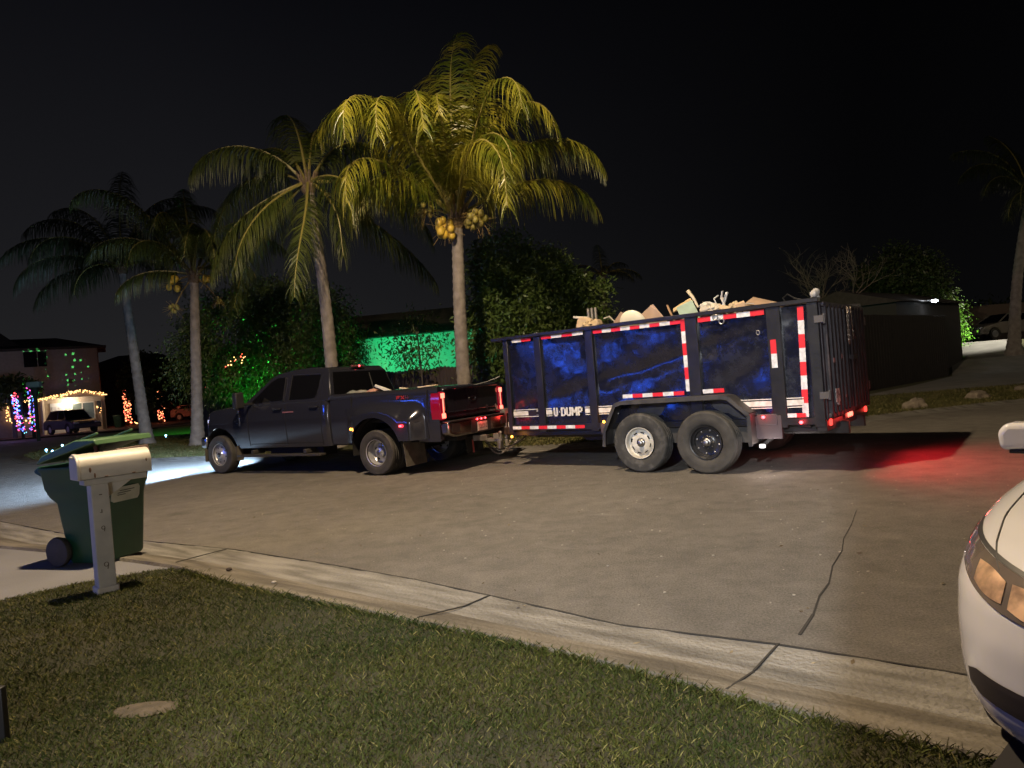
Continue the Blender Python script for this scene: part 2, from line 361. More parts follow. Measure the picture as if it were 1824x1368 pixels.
# pavement running off to the right
def strip(name, cl, m, z0=.062, sub=14):
    s = MB(); rows = []
    for (a, b) in zip(cl, cl[1:]):
        for i in range(sub):
            t = i/sub; L_ = Vector(a[0]).lerp(Vector(b[0]), t); Rr = Vector(a[1]).lerp(Vector(b[1]), t)
            row = []
            for q in range(7):
                p = L_.lerp(Rr, q/6); z = max(z0, hill_z(p.x, p.y)+.035); row.append((p.x, p.y, z))
            rows.append(row)
    s.grid(rows); return tag(s.build(name, m), kind='structure')
strip('sidewalk', [((8.3, 18.9), (10.0, 18.0)), ((11.4, 22.3), (14.0, 20.2)), ((14.5, 25.2), (18.2, 23.3)), ((19.0, 30.0), (22.3, 29.6)), ((23.6, 37.2), (27.0, 37.0)), ((28.0, 44.5), (31.5, 43.5))], WALKM)
strip('driveway', [((20.5, 41.0), (20.4, 39.6)), ((60, 40.5), (60, 39.0))], mat('pale_drive', (.30, .29, .26), .85), z0=.07, sub=30)

# ================================================================== VEHICLES
TYRE = mat('tyre_rubber', (.028, .026, .023), .75, noise_s=7, col2=(.050, .046, .040), bump=.15, bump_s=60)
TYRE_W = mat('tyre_scuffed', (.032, .031, .029), .8, noise_s=9, col2=(.10, .095, .088), ramp=(.5, .8), bump=.2, bump_s=60)
CHROME = mat('polished_alloy', (.60, .60, .60), .30, .55, noise_s=5, col2=(.48, .48, .49))
WHITER = mat('white_rim_paint', (.62, .60, .54), .5, noise_s=6, col2=(.42, .39, .33))
BLACKR = mat('black_rim_paint', (.02, .02, .022), .32)
HOLE = mat('wheel_hole', (.004, .004, .004), .9)
NUT = mat('lug_nut_steel', (.33, .32, .31), .4, 1.0)
BLK = mat('black_plastic', (.012, .012, .013), .55)
UNDER = mat('underbody', (.010, .009, .009), .9)

def wheel(parent, loc, right=False, style='alloy', r=.40, wd=.245, label=None, tyre=TYRE):
    wh = empty('wheel', loc, PI if right else 0); wh.parent = parent
    if label: wh['label'] = label
    h = wd/2; k = r/.40; t = MB()
    pr = [(.212*k, -h*.7), (.235*k, -h*.95), (.32*k, -h*1.03), (.375*k, -h*.95), (.393*k, -h*.80), (.399*k, -h*.6)]
    for q in (-.42, 0, .42): pr += [(.400*k, h*(q-.12)), (.391*k, h*(q-.1)), (.391*k, h*(q+.1)), (.400*k, h*(q+.12))]
    pr += [(.399*k, h*.6), (.393*k, h*.80), (.385*k, h*.90), (.375*k, h*.955), (.368*k, h*.98), (.362*k, h*.97), (.32*k, h*1.03), (.27*k, h*1.01), (.262*k, h*.97), (.235*k, h*.95), (.212*k, h*.7)]
    t.lathe(pr, 56); t.build('tyre', tyre, wh, angle=50)
    rm = MB(); o = h
    P = {'alloy': [(.214, o*.72), (.216, o*.95), (.205, o*.93), (.196, o*.55), (.188, o*.42), (.165, o*.50), (.13, o*.64), (.085, o*.80), (.075, o*.95), (.04, o*1.0), (.001, o*1.0)],
         'deep': [(.214, o*.72), (.216, o*.95), (.206, o*.93), (.198, o*.5), (.186, -o*.25), (.165, -o*.5), (.12, -o*.38), (.092, -o*.30), (.085, o*.20), (.05, o*.35), (.001, o*.35)],
         'spoke': [(.200, o*.72), (.204, o*.96), (.194, o*.93), (.182, o*.45), (.165, o*.34), (.145, o*.50), (.10, o*.62), (.062, o*.60), (.06, o*.3), (.001, o*.3)],
         'mod': [(.200, o*.72), (.206, o*.95), (.196, o*.92), (.190, o*.6), (.182, o*.5), (.172, o*.5), (.160, o*.25), (.12, o*.18), (.085, o*.22), (.07, o*.3), (.001, o*.3)]}[style]
    rf = 1.10 if style in ('alloy', 'deep') else 1.03
    rm.lathe([(a*k*rf, b) for a, b in P], 48)
    rim = rm.build('rim', {'alloy': CHROME, 'deep': CHROME, 'spoke': WHITER, 'mod': BLACKR}[style], wh, angle=28)
    hl = MB()
    nh, rr, hr, ty = {'alloy': (8, .150, .022, o*.57), 'deep': (5, .142, .031, -o*.43), 'spoke': (8, .138, .020, o*.53), 'mod': (8, .150, .014, o*.235)}[style]
    for i in range(nh):
        a = 2*PI*(i+.3)/nh; c = (rr*k*math.cos(a), ty+.004, rr*k*math.sin(a))
        if style == 'spoke':
            d = Vector((-math.sin(a), .15, math.cos(a))); hl.bar(Vector(c)-d*.026, Vector(c)+d*.026, .026, .012)
        else: hl.ball(c, hr*k, 12, 6, squash=(1, .22 if style != 'mod' else .5, 1))
    hl.build('rim_holes', HOLE if style != 'mod' else NUT, wh)
    hb = MB()
    if style in ('spoke', 'mod'):
        hb.lathe([(.05*k, o*.2), (.05*k, o*.62), (.037*k, o*.68), (.036*k, o*1.02), (.025*k, o*1.08), (.001, o*1.08)], 20)
        for i in range(8): a = 2*PI*i/8; hb.ball((.078*k*math.cos(a), o*.52 if style == 'spoke' else o*.3, .078*k*math.sin(a)), .011, 6, 4)
    else:
        hy = o*1.02 if style == 'alloy' else o*.37
        hb.lathe([(.05*k, hy-.05), (.045*k, hy+.006), (.02*k, hy+.016), (.001, hy+.016)], 20)
        for i in range(8): a = 2*PI*i/8; hb.ball((.064*k*math.cos(a), hy-.012, .064*k*math.sin(a)), .012, 6, 4)
    hb.build('hub', NUT if style != 'alloy' else BLACKR, wh)
    return wh

# ------------------------------------------------------------------ pickup
PAINT = mat('dark_grey_paint', (.024, .025, .036), .20, .35, coat=1.0, bump=.02, bump_s=2)
GLASS = mat('tinted_glass', (.004, .004, .005), .04, 0, spec=.7)
MIRR = mat('chrome_trim', (.5, .5, .52), .2, 1.0)
FLAP = mat('mud_flap', (.055, .048, .038), .8, noise_s=8, col2=(.09, .08, .065))
REDL = mat('red_lens', (.10, .002, .006), .12, emis=(1, .01, .07), estr=.15)
REDHOT = emit('red_lamp_lit', (1.0, .14, .09), 4.5)
REDDOT = emit('red_marker_lit', (1.0, .05, .06), 12)
AMBER = emit('amber_marker_lit', (1.0, .33, .03), 12)
WHITEL = emit('white_lamp_lit', (1.0, .95, .85), 9)

truck = empty('pickup_truck', (-1.846, 12.97, 0), R(149.16), .988, 'dark grey crew cab pickup with red tail lamps lit, towing the trailer', 'pickup truck')
def hw(u):                                           # half width of the body along its length
    a = 1.0-(.11*(1-math.sqrt(max(0, 1-((1.42-u)/.15)**2))) if u < 1.42 else 0)
    if u > 4.3: a -= .13*((u-4.3)/.7)**2.2
    return a
def side_y(u, z, zt):
    t = (z-.55)/(zt-.55)
    return hw(u)*(1-.035*abs(1-2.1*t)**1.6 if t < .48 else 1-.055*max(0, t-.62)**1.3*2.2)
def ztop(u):
    if u > 3.55: return 1.40-.10*((u-3.55)/1.45)-(.16*((u-4.8)/.2)**2 if u > 4.8 else 0)
    return 1.40
def zbot(u):
    b = .52 if u < 4.0 else .50
    d = abs(u-4.47)
    if d < .52: b = max(b, .40+math.sqrt(max(0, .57**2-d*d))*.98)
    return b
# cab lower body and front clip
us = sorted(set(list(np.linspace(1.27, 1.42, 10))+list(np.linspace(1.46, 3.5, 24))+list(np.linspace(3.5, 5.0, 70))))
rows = []
for u in us:
    zb, zt = zbot(u), ztop(u); row = []
    for z in np.linspace(zb, zt-.05, 12): row.append((u, side_y(u, z, zt), z))
    top = side_y(u, zt-.05, zt)
    hood = .075 if u > 3.5 else .0
    for q in (.985, .95, .8, .5, .2, 0): row.append((u, top*q, zt-.05+.05*min(1, (1-q)*14)**.5+hood*(1-q*q)))
    row += [(p[0], -p[1], p[2]) for p in row[-2::-1]]
    rows.append(row)
b_ = MB(); b_.grid(rows)
n0 = len(rows[0])
b_.add(rows[-1], [tuple(range(n0))]); b_.add(rows[0], [tuple(range(n0))[::-1]])
body = b_.build('body', PAINT, truck, angle=50)
# underbody, frame rails, axles
ub = MB(); ub.box((1.9, 0, .60), (6.0, 1.5, .18)); ub.box((4.0, 0, .58), (1.7, 1.1, .35)); ub.box((.0, 0, .40), (.14, 1.9, .14)); ub.box((4.47, 0, .40), (.12, 1.9, .12)); ub.ball((0, 0, .4), .19)
ub.box((2.4, .62, .45), (1.5, .35, .25)); ub.box((-.9, .45, .62), (.9, .3, .2)); ub.box((-.9, -.45, .62), (.9, .3, .2))
ub.build('underbody', UNDER, truck)
def arch(mb, u, z, r, y0, y1, a0=-8, a1=188):
    mb.grid([[(u+r*math.cos(R(a)), y, z+r*math.sin(R(a))) for y in (y0, y1)] for a in np.linspace(a0, a1, 24)])
wl = MB()
for s in (1, -1): arch(wl, 4.47, .43, .545, s*.60, s*.93)
wl.build('wheel_arch_liner', UNDER, truck)
# greenhouse
def gy(z): return .955-.27*(z-1.38)
ghp = [(1.24, 1.36), (1.22, 1.42), (1.34, 1.90), (1.42, 2.00), (1.9, 2.035), (2.45, 2.01), (2.78, 1.955), (2.95, 1.88), (3.66, 1.42), (3.68, 1.36)]
gh = MB(); n = len(ghp)
gh.add([(u, gy(z)-(.05 if z > 1.98 else 0), z) for u, z in ghp]+[(u, -gy(z)+(.05 if z > 1.98 else 0), z) for u, z in ghp], [tuple(range(n)), tuple(range(2*n-1, n-1, -1))]+[(i, (i+1) % n, (i+1) % n+n, i+n) for i in range(n)])
gh.build('cab_roof', PAINT, truck, bevel=.085, seg=5)
def panel(mb, poly, off, thick, mi=0):
    for s in (1, -1):
        n = len(poly)
        mb.add([(u, s*(gy(z)+off), z) for u, z in poly]+[(u, s*(gy(z)+off-thick), z) for u, z in poly], [tuple(range(n)), tuple(range(2*n-1, n-1, -1))]+[(i, (i+1) % n, (i+1) % n+n, i+n) for i in range(n)], mi)
for nm, poly in (('front_window', [(2.50, 1.44), (2.50, 1.88), (2.72, 1.885), (2.90, 1.82), (3.42, 1.455), (3.40, 1.42)]), ('rear_window', [(1.60, 1.50), (1.56, 1.88), (2.30, 1.905), (2.33, 1.44), (1.75, 1.435), (1.64, 1.455)])):
    for s in (1, -1):
        p_ = MB(); q = MB()
        n = len(poly)
        p_.add([(u, s*(gy(z)+.005), z) for u, z in poly]+[(u, s*(gy(z)-.02), z) for u, z in poly], [tuple(range(n)), tuple(range(2*n-1, n-1, -1))]+[(i, (i+1) % n, (i+1) % n+n, i+n) for i in range(n)])
        p_.build('door_window', GLASS, truck, smooth=False)
# rubber seal around the rear door window and B pillar trim
for s in (1, -1):
    tr = MB()
    for a, b in (((2.335, 1.43), (2.305, 1.915)), ((2.305, 1.915), (1.55, 1.89)), ((2.495, 1.43), (2.495, 1.89))):
        tr.bar((a[0], s*(gy(a[1])+.006), a[1]), (b[0], s*(gy(b[1])+.006), b[1]), .014, .018)
    tr.build('window_trim', mat('satin_trim', (.10, .10, .11), .3, .8), truck)
wsd = MB(); wsd.add([(3.63, -.86, 1.46), (3.63, .86, 1.46), (2.985, .74, 1.875), (2.985, -.74, 1.875)], [(0, 1, 2, 3)]); wsd.build('windscreen', GLASS, truck, smooth=False, loc=(.012, 0, .012))
bw = MB(); bw.prism([(-.84, 1.455), (.84, 1.455), (.74, 1.90), (-.74, 1.90)], 0, .01, 'x')
for i, v in enumerate(bw.v): bw.v[i] = (1.195+(v[2]-1.42)*.25+v[0], v[1], v[2])
bwo = bw.build('back_window', GLASS, truck, smooth=False)
sf = MB()
for a, b in (((-.26, 1.47), (-.25, 1.86)), ((-.26, 1.49), (.26, 1.49))):
    sf.bar((1.19+(a[1]-1.42)*.25, a[0], a[1]), (1.19+(b[1]-1.42)*.25, b[0], b[1]), .014)
sf.build('slider_frame', mat('slider', (.05, .05, .05), .5), truck)
# pickup box
bed = MB()
def bedside(s):
    rows = []
    for u in np.linspace(1.20, -1.30, 60):
        zb = .55
        d = abs(u)
        if d < .58: zb = max(zb, .40+math.sqrt(max(0, .60**2-d*d)))
        row = [(u, s*.86, .95), (u, s*.87, 1.44), (u, s*.885, 1.468), (u, s*.955, 1.475), (u, s*.985, 1.455)]
        for z in np.linspace(1.42, zb, 12): row.append((u, s*(.995-.02*abs(1-2*(z-.55)/.87)), z))
        rows.append(row)
    bed.grid(rows)
    bed.add([(-1.30, s*.86, .60), (-1.30, s*.86, .95), (-1.30, s*.87, 1.44), (-1.30, s*.955, 1.475), (-1.30, s*.985, 1.455), (-1.30, s*.99, .55)], [(0, 1, 2, 3, 4, 5)])
bedside(1); bedside(-1)
bed.build('bed', PAINT, truck, angle=45)
bf = MB(); bf.box((-.03, 0, .93), (2.46, 1.72, .05)); bf.box((1.17, 0, 1.18), (.05, 1.72, .52)); bf.build('bed_floor', BLK, truck)
# dual-wheel fenders
def fender(s):
    m = MB(); rows = []
    for u in np.linspace(.82, -1.05, 64):
        d = abs(u)
        env = sstep((.82-u)/.42)*sstep((u+1.05)/.28)
        arch = .42+math.sqrt(max(0, .60**2-d*d)) if d < .56 else .0
        zb = max(.60 if u < 0 else .58, arch if d < .56 else 0)
        ztp = 1.22-.0*u
        row = [(u, s*.985, 1.30)]
        for q in np.linspace(0, 1, 14):
            z = ztp*(1-q)+zb*q
            bul = (.0+.225*sstep(q*1.9+.06))*env
            row.append((u, s*(.99+bul), z))
        row.append((u, s*(.97+.16*env), zb+.012)); row.append((u, s*.93, zb+.02))
        rows.append(row)
    m.grid(rows); return m.build('rear_fender', PAINT, truck, angle=60)
fender(1); fender(-1)
ln = MB()
for s in (1, -1): arch(ln, 0, .43, .59, s*.60, s*1.12)
ln.build('wheel_arch_liner', UNDER, truck)
# tailgate
tg = MB(); tg.prism([(-.86, .92), (.86, .92), (.86, 1.40), (.83, 1.45), (-.83, 1.45), (-.86, 1.40)], -1.32, -1.25, 'x')
tgo = tg.build('tailgate', PAINT, truck, bevel=.015)
t2 = MB(); t2.box((-1.322, 0, 1.43), (.09, 1.64, .035)); t2.box((-1.325, 0, 1.02), (.012, 1.6, .012)); t2.build('handle_strip', PAINT, tgo, bevel=.008)
em = MB()
em.tube([(-1.327, .105*math.cos(a), 1.215+.048*math.sin(a)) for a in np.linspace(0, 2*PI, 25)], .005, 6, cap=False)
em.tube([(-1.327, .05*math.cos(a)+.01, 1.215+.022*math.sin(a*2)) for a in np.linspace(0.2, 5, 14)], .0035, 5)
em.build('oval_emblem', MIRR, tgo)
for s in (1, -1):
    tl = MB(); tl.prism([(.862, .90), (.975, .91), (.99, 1.10), (.985, 1.25), (.955, 1.385), (.862, 1.385)], -1.345, -1.14, 'x')
    for i, v in enumerate(tl.v): tl.v[i] = (v[0], s*(v[1]+.018), v[2])
    tlo = tl.build('tail_lamp', REDL, truck, bevel=.02, seg=3)
    h1 = MB(); h1.box((-1.352, s*.920, 1.315), (.02, .095, .085)); h1.box((-1.352, s*.920, .975), (.02, .095, .085)); h1.box((-1.349, s*.915, 1.15), (.014, .022, .26)); h1.build('bulb', REDHOT, tlo, bevel=.01)
    rv = MB(); rv.prism([(.87, 1.06), (.885, 1.06), (.90, 1.14), (.89, 1.24), (.87, 1.25)], -1.356, -1.34, 'x')
    for i, v in enumerate(rv.v): rv.v[i] = (v[0], s*v[1], v[2])
    rv.build('reversing_lens', mat('pale_lens', (.30, .16, .15), .15), tlo)
# badge on the bed side: F X 4
FX = mat('red_badge', (.45, .03, .02), .35, emis=None)
bd = MB()
def stroke(mb, y, a, b, wd=.014, mi=0, th=.006): mb.bar((a[0], y, a[1]), (b[0], y, b[1]), th, wd, mi)
y0, u0, z0 = 1.0, -.42, 1.30
for a, b in (((0, 0), (0, .062)), ((0, .056), (.07, .056)), ((0, .03), (.055, .03)), ((.10, 0), (.17, .062)), ((.17, 0), (.10, .062))):
    stroke(bd, .998, (u0-a[0], z0+a[1]), (u0-b[0], z0+b[1]))
for a, b in (((.20, .062), (.20, .022)), ((.20, .022), (.265, .022)), ((.25, .062), (.25, 0))):
    stroke(bd, .998, (u0-a[0], z0+a[1]), (u0-b[0], z0+b[1]), mi=1)
bd.build('badge', [FX, mat('dark_badge', (.10, .03, .05), .3)], truck, smooth=False)
b2 = MB(); b2.box((2.33, .998, 1.205), (.30, .006, .026)); b2.build('door_badge', mat('door_badge', (.24, .10, .10), .4), truck)
# bumper
bp = MB(); bp.prism([(.98, .87), (.98, .66), (.80, .60), (-.80, .60), (-.98, .66), (-.98, .87)], -1.47, -1.30, 'x'); 
bmp = bp.build('rear_bumper', mat('bumper_chrome', (.30, .27, .24), .22, 1.0), truck, bevel=.035, seg=3)
bs = MB(); bs.box((-1.41, 0, .872), (.16, 1.9, .018)); bs.box((-1.472, 0, .73), (.012, .62, .22)); bs.box((-1.474, .78, .755), (.012, .22, .14)); bs.box((-1.474, -.78, .755), (.012, .22, .14)); bs.build('step_pad', BLK, bmp)
lp = MB()
for q in (-.13, 0, .13): lp.ball((-1.485, q, .845), .017, 10, 6, squash=(.6, 1.2, 1))
lp.build('marker_lamp', REDDOT, bmp)
pl = MB(); pl.box((-1.485, -.02, .715), (.008, .31, .155)); plo = pl.build('licence_plate', mat('plate', (.55, .5, .44), .5, noise_s=9, col2=(.4, .32, .28)), truck)
pc = MB()
for i, q in enumerate((.10, .05, 0, -.06, -.11)):
    pc.box((-1.491, q-.02, .715), (.004, .010, .075)); 
    if i % 2 == 0: pc.box((-1.491, q-.035, .748), (.004, .03, .012))
    if i != 3: pc.box((-1.491, q-.035, .684), (.004, .03, .012))
pc.build('plate_characters', mat('plate_ink', (.12, .08, .07), .5), plo)
hc = MB(); hc.box((-1.45, 0, .50), (.30, .10, .10)); hc.box((-1.72, 0, .46), (.34, .065, .065)); hc.box((-1.80, 0, .52), (.11, .13, .10)); hc.lathe([(.001, .0), (.025, 0), (.025, .06), (.033, .075), (.03, .10), (.001, .115)], 14, 'z', (-1.86, 0, .50)); hc.box((-1.84, .0, .40), (.07, .10, .20))
hc.build('tow_hitch', mat('hitch_steel', (.30, .28, .25), .5, .7, noise_s=8, col2=(.18, .15, .12)), truck, bevel=.006)
# wheels
wheel(truck, (4.47, .905, .40), False, 'alloy'); wheel(truck, (4.47, -.905, .40), True, 'alloy')
wheel(truck, (0, 1.05, .40), False, 'deep'); wheel(truck, (0, .79, .40), True, 'deep')
wheel(truck, (0, -1.05, .40), True, 'deep'); wheel(truck, (0, -.79, .40), False, 'deep')
# mud flaps
for (u, s, wd, z1, z0) in ((-.64, 1, .56, .62, .16), (-.64, -1, .56, .62, .16)):
    f = MB(); f.prism([(s*(1.19), z1), (s*(1.19-wd), z1), (s*(1.19-wd), z0), (s*1.19, z0)], u-.006, u+.006, 'x')
    for i, v in enumerate(f.v): f.v[i] = (v[0]-.10*(.62-v[2]), v[1], v[2])
    f.build('mud_flap', FLAP, truck)
f = MB(); f.box((3.93, .93, .42), (.02, .16, .3)); f.build('mud_flap', FLAP, truck)
f = MB(); f.box((4.99, .90, .38), (.012, .18, .26)); f.build('mud_flap', FLAP, truck)
# running board
rb = MB(); rb.box((2.62, 1.02, .375), (2.35, .17, .045)); rb.box((1.9, .9, .44), (.08, .3, .08)); rb.box((3.4, .9, .44), (.08, .3, .08)); rb.build('running_board', mat('step_board', (.05, .045, .04), .5, .3), truck, bevel=.012)
# door handles, seams, fender badge, mirrors
dh = MB()
for u in (2.62, 1.62): dh.box((u, 1.012, 1.275), (.20, .035, .035)); dh.box((u+.10, 1.0, 1.275), (.03, .05, .05))
dh.build('door_handle', mat('handle_paint', (.05, .05, .06), .2, .6), truck, bevel=.01)
se = MB()
def seam(pts, mb=se):
    for a, b in zip(pts, pts[1:]):
        ya = side_y(a[0], a[1], ztop(a[0]))+.0005; yb = side_y(b[0], b[1], ztop(b[0]))+.0005
        mb.bar((a[0], ya, a[1]), (b[0], yb, b[1]), .004, .012)
for uu in (3.53, 2.42, 1.46):
    seam([(uu, z) for z in np.linspace(.56, 1.35, 9)])
seam([(u, .60) for u in np.linspace(1.46, 3.5, 8)]); seam([(u, .80) for u in np.linspace(1.28, 1.46, 2)])
se.build('door_seam', mat('seam', (.002, .002, .002), .9), truck)
s2 = MB(); s2.box((.66, .992, 1.10), (.012, .012, .62)); s2.box((-1.08, .992, 1.15), (.008, .012, .55)); s2.build('bed_seam', mat('seam', (0, 0, 0)), truck)
vb = MB(); vb.box((3.78, .998, 1.10), (.035, .014, .24)); vb.box((3.80, .996, 1.28), (.05, .014, .06)); vb.box((3.76, .99, .90), (.02, .012, .12)); vb.build('fender_vent', MIRR, truck, bevel=.005)
for s in (1, -1):
    mr = MB(); mr.box((3.42, s*1.06, 1.42), (.06, .25, .05)); mr.build('mirror_arm', BLK, truck, bevel=.01)
    mm = MB(); mm.box((3.45, s*1.24, 1.50), (.13, .20, .33)); mo = mm.build('wing_mirror', BLK, truck, bevel=.03, seg=3)
    if s > 0: k_ = MB(); k_.ball((3.525, 1.27, 1.42), .022, 8, 6, squash=(.5, 1.6, .8)); k_.build('mirror_lamp', AMBER, mo)
cl = MB(); cl.ball((2.86, .60, 1.955), .03, 8, 6, squash=(1.2, 1.4, .6)); cl.build('roof_marker', AMBER, truck)
ch = MB(); ch.box((1.36, 0, 2.005), (.05, .34, .04)); cho = ch.build('high_brake_lamp', mat('smoked_lens', (.15, .05, .05), .2), truck, bevel=.01)
ck2 = MB(); ck2.ball((1.335, -.02, 2.005), .018, 8, 6); ck2.build('bulb', REDDOT, cho)
mk = MB(); mk.ball((.60, 1.115, .83), .022, 8, 6); mk.build('side_marker', AMBER, truck)
mk = MB(); mk.ball((-.63, 1.205, .855), .030, 10, 6, squash=(1.5, .5, .8)); mk.build('side_marker', REDDOT, truck, )
gr = MB(); gr.box((5.0, 0, .98), (.06, 1.4, .38)); gr.build('grille', MIRR, truck, bevel=.02)
fb = MB(); fb.box((5.06, 0, .66), (.2, 1.92, .24)); fb.build('front_bumper', MIRR, truck, bevel=.05, seg=3)
for s in (1, -1):
    hl = MB(); hl.box((4.985, s*.74, 1.02), (.07, .22, .24)); hl.build('headlight', emit('headlight_lit', (.75, .87, 1.0), 1.6), truck, bevel=.02)
def tw(p):     # truck local to world
    v = Matrix.Rotation(R(149.16), 3, 'Z') @ (Vector(p)*.988); return (v.x-1.846, v.y+12.97, v.z)
for s in (1, -1):
    lamp('headlight_beam', 'SPOT', tw((5.2, s*.84, 1.02)), 3000, (.42, .66, 1.0), aim=tw((13, s*1.0+5.5, -.2)), size=.06, spot=136, blend=.55)
lamp('tail_lamp_glow', 'POINT', tw((-1.7, 1.1, .8)), 1.2, (1, .05, .04), size=.05)
lamp('tail_lamp_glow', 'POINT', tw((-1.7, -1.0, .8)), .8, (1, .05, .04), size=.05)
lamp('marker_glow', 'POINT', tw((-.63, 1.26, .855)), 1.6, (1, .03, .05), size=.03)
lamp('marker_glow', 'POINT', tw((-1.55, 0, .86)), 1.6, (1, .03, .04), size=.03)
lamp('marker_glow', 'POINT', tw((.62, 1.18, .82)), .9, (1, .35, .05), size=.03)
# load in the pickup bed
def twl(u, v, z): return tw((u, v, z))
LD = [('sandbag', 'grey round sack at the front of the pickup bed', 'sack', (.95, .62, 1.41), (.18, .13, .11), (.17, .18, .15)),
      ('sandbag', 'second grey round sack lying in the pickup bed', 'sack', (.68, .66, 1.42), (.19, .13, .10), (.20, .19, .16)),
      ('sandbag', 'reddish brown sack in the pickup bed between the grey sacks and white sheet', 'sack', (.38, .68, 1.42), (.17, .12, .10), (.38, .20, .14))]
for nm, lb, ct, p, s, c in LD:
    m = MB(); m.ball((0, 0, 0), 1, 14, 9)
    for i, v in enumerate(m.v):
        q = 1+.16*noise.noise((v[0]*2+p[0]*9, v[1]*2, v[2]*2)); m.v[i] = (v[0]*s[0]*q, v[1]*s[1]*q, v[2]*s[2]*q)
    o = m.build(nm, mat('sack_%d' % int(p[0]*100), c, .85, noise_s=12, col2=tuple(k*.7 for k in c)), loc=twl(*p)); o.rotation_euler = (0, 0, R(149)); tag(o, lb, ct)
def board(nm, lb, ct, pos, dims, rot, c, grp=None, rough=.75):
    m = MB(); m.box((0, 0, 0), dims); jr = random.Random(lb)
    if ct in ('scrap', 'box', 'cardboard', 'sheet', 'timber', 'crate'): m.v = [(x*jr.uniform(.78, 1.2), y*jr.uniform(.8, 1.2), z*jr.uniform(.78, 1.22)) for x, y, z in m.v]
    o = m.build(nm, mat('stuff_'+'%.2f_%.2f_%.2f' % c, c, rough, noise_s=5, col2=tuple(k*.75 for k in c), bump=.1), bevel=min(dims)*.2, seg=1)
    o.location = pos; o.rotation_euler = [R(a) for a in rot]; return tag(o, lb, ct, grp)
board('foam_sheet', 'crumpled white sheet tilted up in the pickup bed behind the cab', 'sheet', twl(.05, .64, 1.47), (.42, .26, .05), (14, -20, 150), (.66, .64, .58))
board('plank', 'pale plank lying on the pickup bed rail near the tailgate', 'plank', twl(-.86, .66, 1.49), (.36, .12, .03), (2, 2, 150), (.52, .42, .28))
board('plank', 'short light offcut on the middle of the pickup bed', 'plank', twl(-.34, .68, 1.485), (.15, .08, .03), (4, -8, 160), (.55, .47, .33))
m = MB(); m.tube([(0, 0, 0), (.25, .05, .04), (.5, .08, .12)], .018, 8); o = m.build('steel_bar', mat('dull_steel', (.05, .05, .05), .4, .8), loc=twl(-1.0, -.55, 1.44)); tag(o, 'dark metal bar sticking out over the pickup tailgate', 'bar')

# ------------------------------------------------------------------ dump trailer
TP = (3.341, 10.326); TA = R(141.63)
trailer = empty('dump_trailer', (*TP, 0), TA, 1, 'navy and black tandem axle dump trailer with high sides full of rubbish', 'trailer')
NAVY = mat('navy_panel_paint', (.004, .005, .013), .34, .0, noise_s=4, col2=(.007, .008, .020), bump=.035, bump_s=12, spec=.9)
_n = NAVY.node_tree; _t = _n.nodes.new('ShaderNodeTexNoise'); _t.inputs['Scale'].default_value = 5; _t.inputs['Detail'].default_value = 8; _t.inputs['Roughness'].default_value = .75
_c = _n.nodes.new('ShaderNodeTexCoord'); _n.links.new(_c.outputs['Object'], _t.inputs['Vector']); _m = _n.nodes.new('ShaderNodeMapRange'); _m.inputs[1].default_value = .35; _m.inputs[2].default_value = .65; _m.inputs[3].default_value = .15; _m.inputs[4].default_value = .36
_n.links.new(_t.outputs[0], _m.inputs[0]); _n.links.new(_m.outputs[0], _n.nodes['Principled BSDF'].inputs['Roughness'])
BLKP = mat('black_steel_paint', (.008, .008, .010), .36, 0, noise_s=6, col2=(.017, .016, .017), bump=.12, bump_s=25)
GATE = mat('worn_gate_paint', (.020, .015, .020), .5, .1, noise_s=5, col2=(.055, .042, .045), ramp=(.5, .75), bump=.35, bump_s=14)
DUST = mat('dusty_fender', (.022, .022, .025), .55, noise_s=5, col2=(.055, .05, .045), bump=.1)
TRED = mat('red_reflective', (.62, .02, .03), .4); TWHT = mat('white_reflective', (.72, .72, .74), .4, noise_s=18, col2=(.5, .5, .52))
def tp(u, v, z):
    c, s = math.cos(TA), math.sin(TA); return (TP[0]+u*c-v*s, TP[1]+u*s+v*c, z)
HWD = 1.138; ZT, ZB = 2.165, .62
# dented side skins
def skin(s):
    m = MB(); rows = []
    for u in np.linspace(-1.44, 3.44, 190):
        row = []
        for z in np.linspace(ZB, ZT-.05, 62):
            ribs = [3.46, 2.79, 1.81, .17, -.95, -1.44]
            near = min(abs(u-q) for q in ribs); zz = (z-ZB)/(ZT-ZB)
            amp = min(1, near/.22)*min(1, zz/.2)*min(1, (1-zz)/.12)
            d = (.060*noise.noise((u*.75, z*1.0, s*3))+.020*noise.noise((u*2.1+z*2, z*2.3, 5))+.0035*noise.noise((u*9, z*9, 1)))*amp
            d += -.034*amp*math.exp(-((z-(1.42+.22*(1.2-u)))/.11)**2)*(1 if -.2 < u < 1.8 else .5)
            row.append((u, s*(HWD-.05+d), z))
        rows.append(row)
    m.grid(rows); return m.build('side_panel', NAVY, trailer, angle=80)
skin(1); skin(-1)
fr = MB()
for s in (1, -1):
    for ua, ub in ((3.40, 3.50), (2.73, 2.86), (1.75, 1.885), (.075, .25), (-1.035, -.86), (-1.49, -1.36)):
        fr.box(((ua+ub)/2, s*(HWD-.035), (ZT+ZB)/2-.03), (ub-ua, .07, ZT-ZB))
    fr.box((1.0, s*(HWD-.03), ZT-.005), (5.02, .11, .055)); fr.box((1.0, s*(HWD-.03), .665), (4.9, .062, .09))
fr.box((3.46, 0, ZT-.005), (.08, 2.2, .055)); fr.box((3.43, 0, 1.40), (.04, 2.2, 1.5))
for v in (-.7, -.2, .3, .8): fr.box((3.47, v, 1.4), (.06, .10, 1.5))
fr.box((3.62, .0, 2.15), (.28, 1.8, .05)); fr.box((3.62, 1.05, 2.16), (.32, .10, .06))
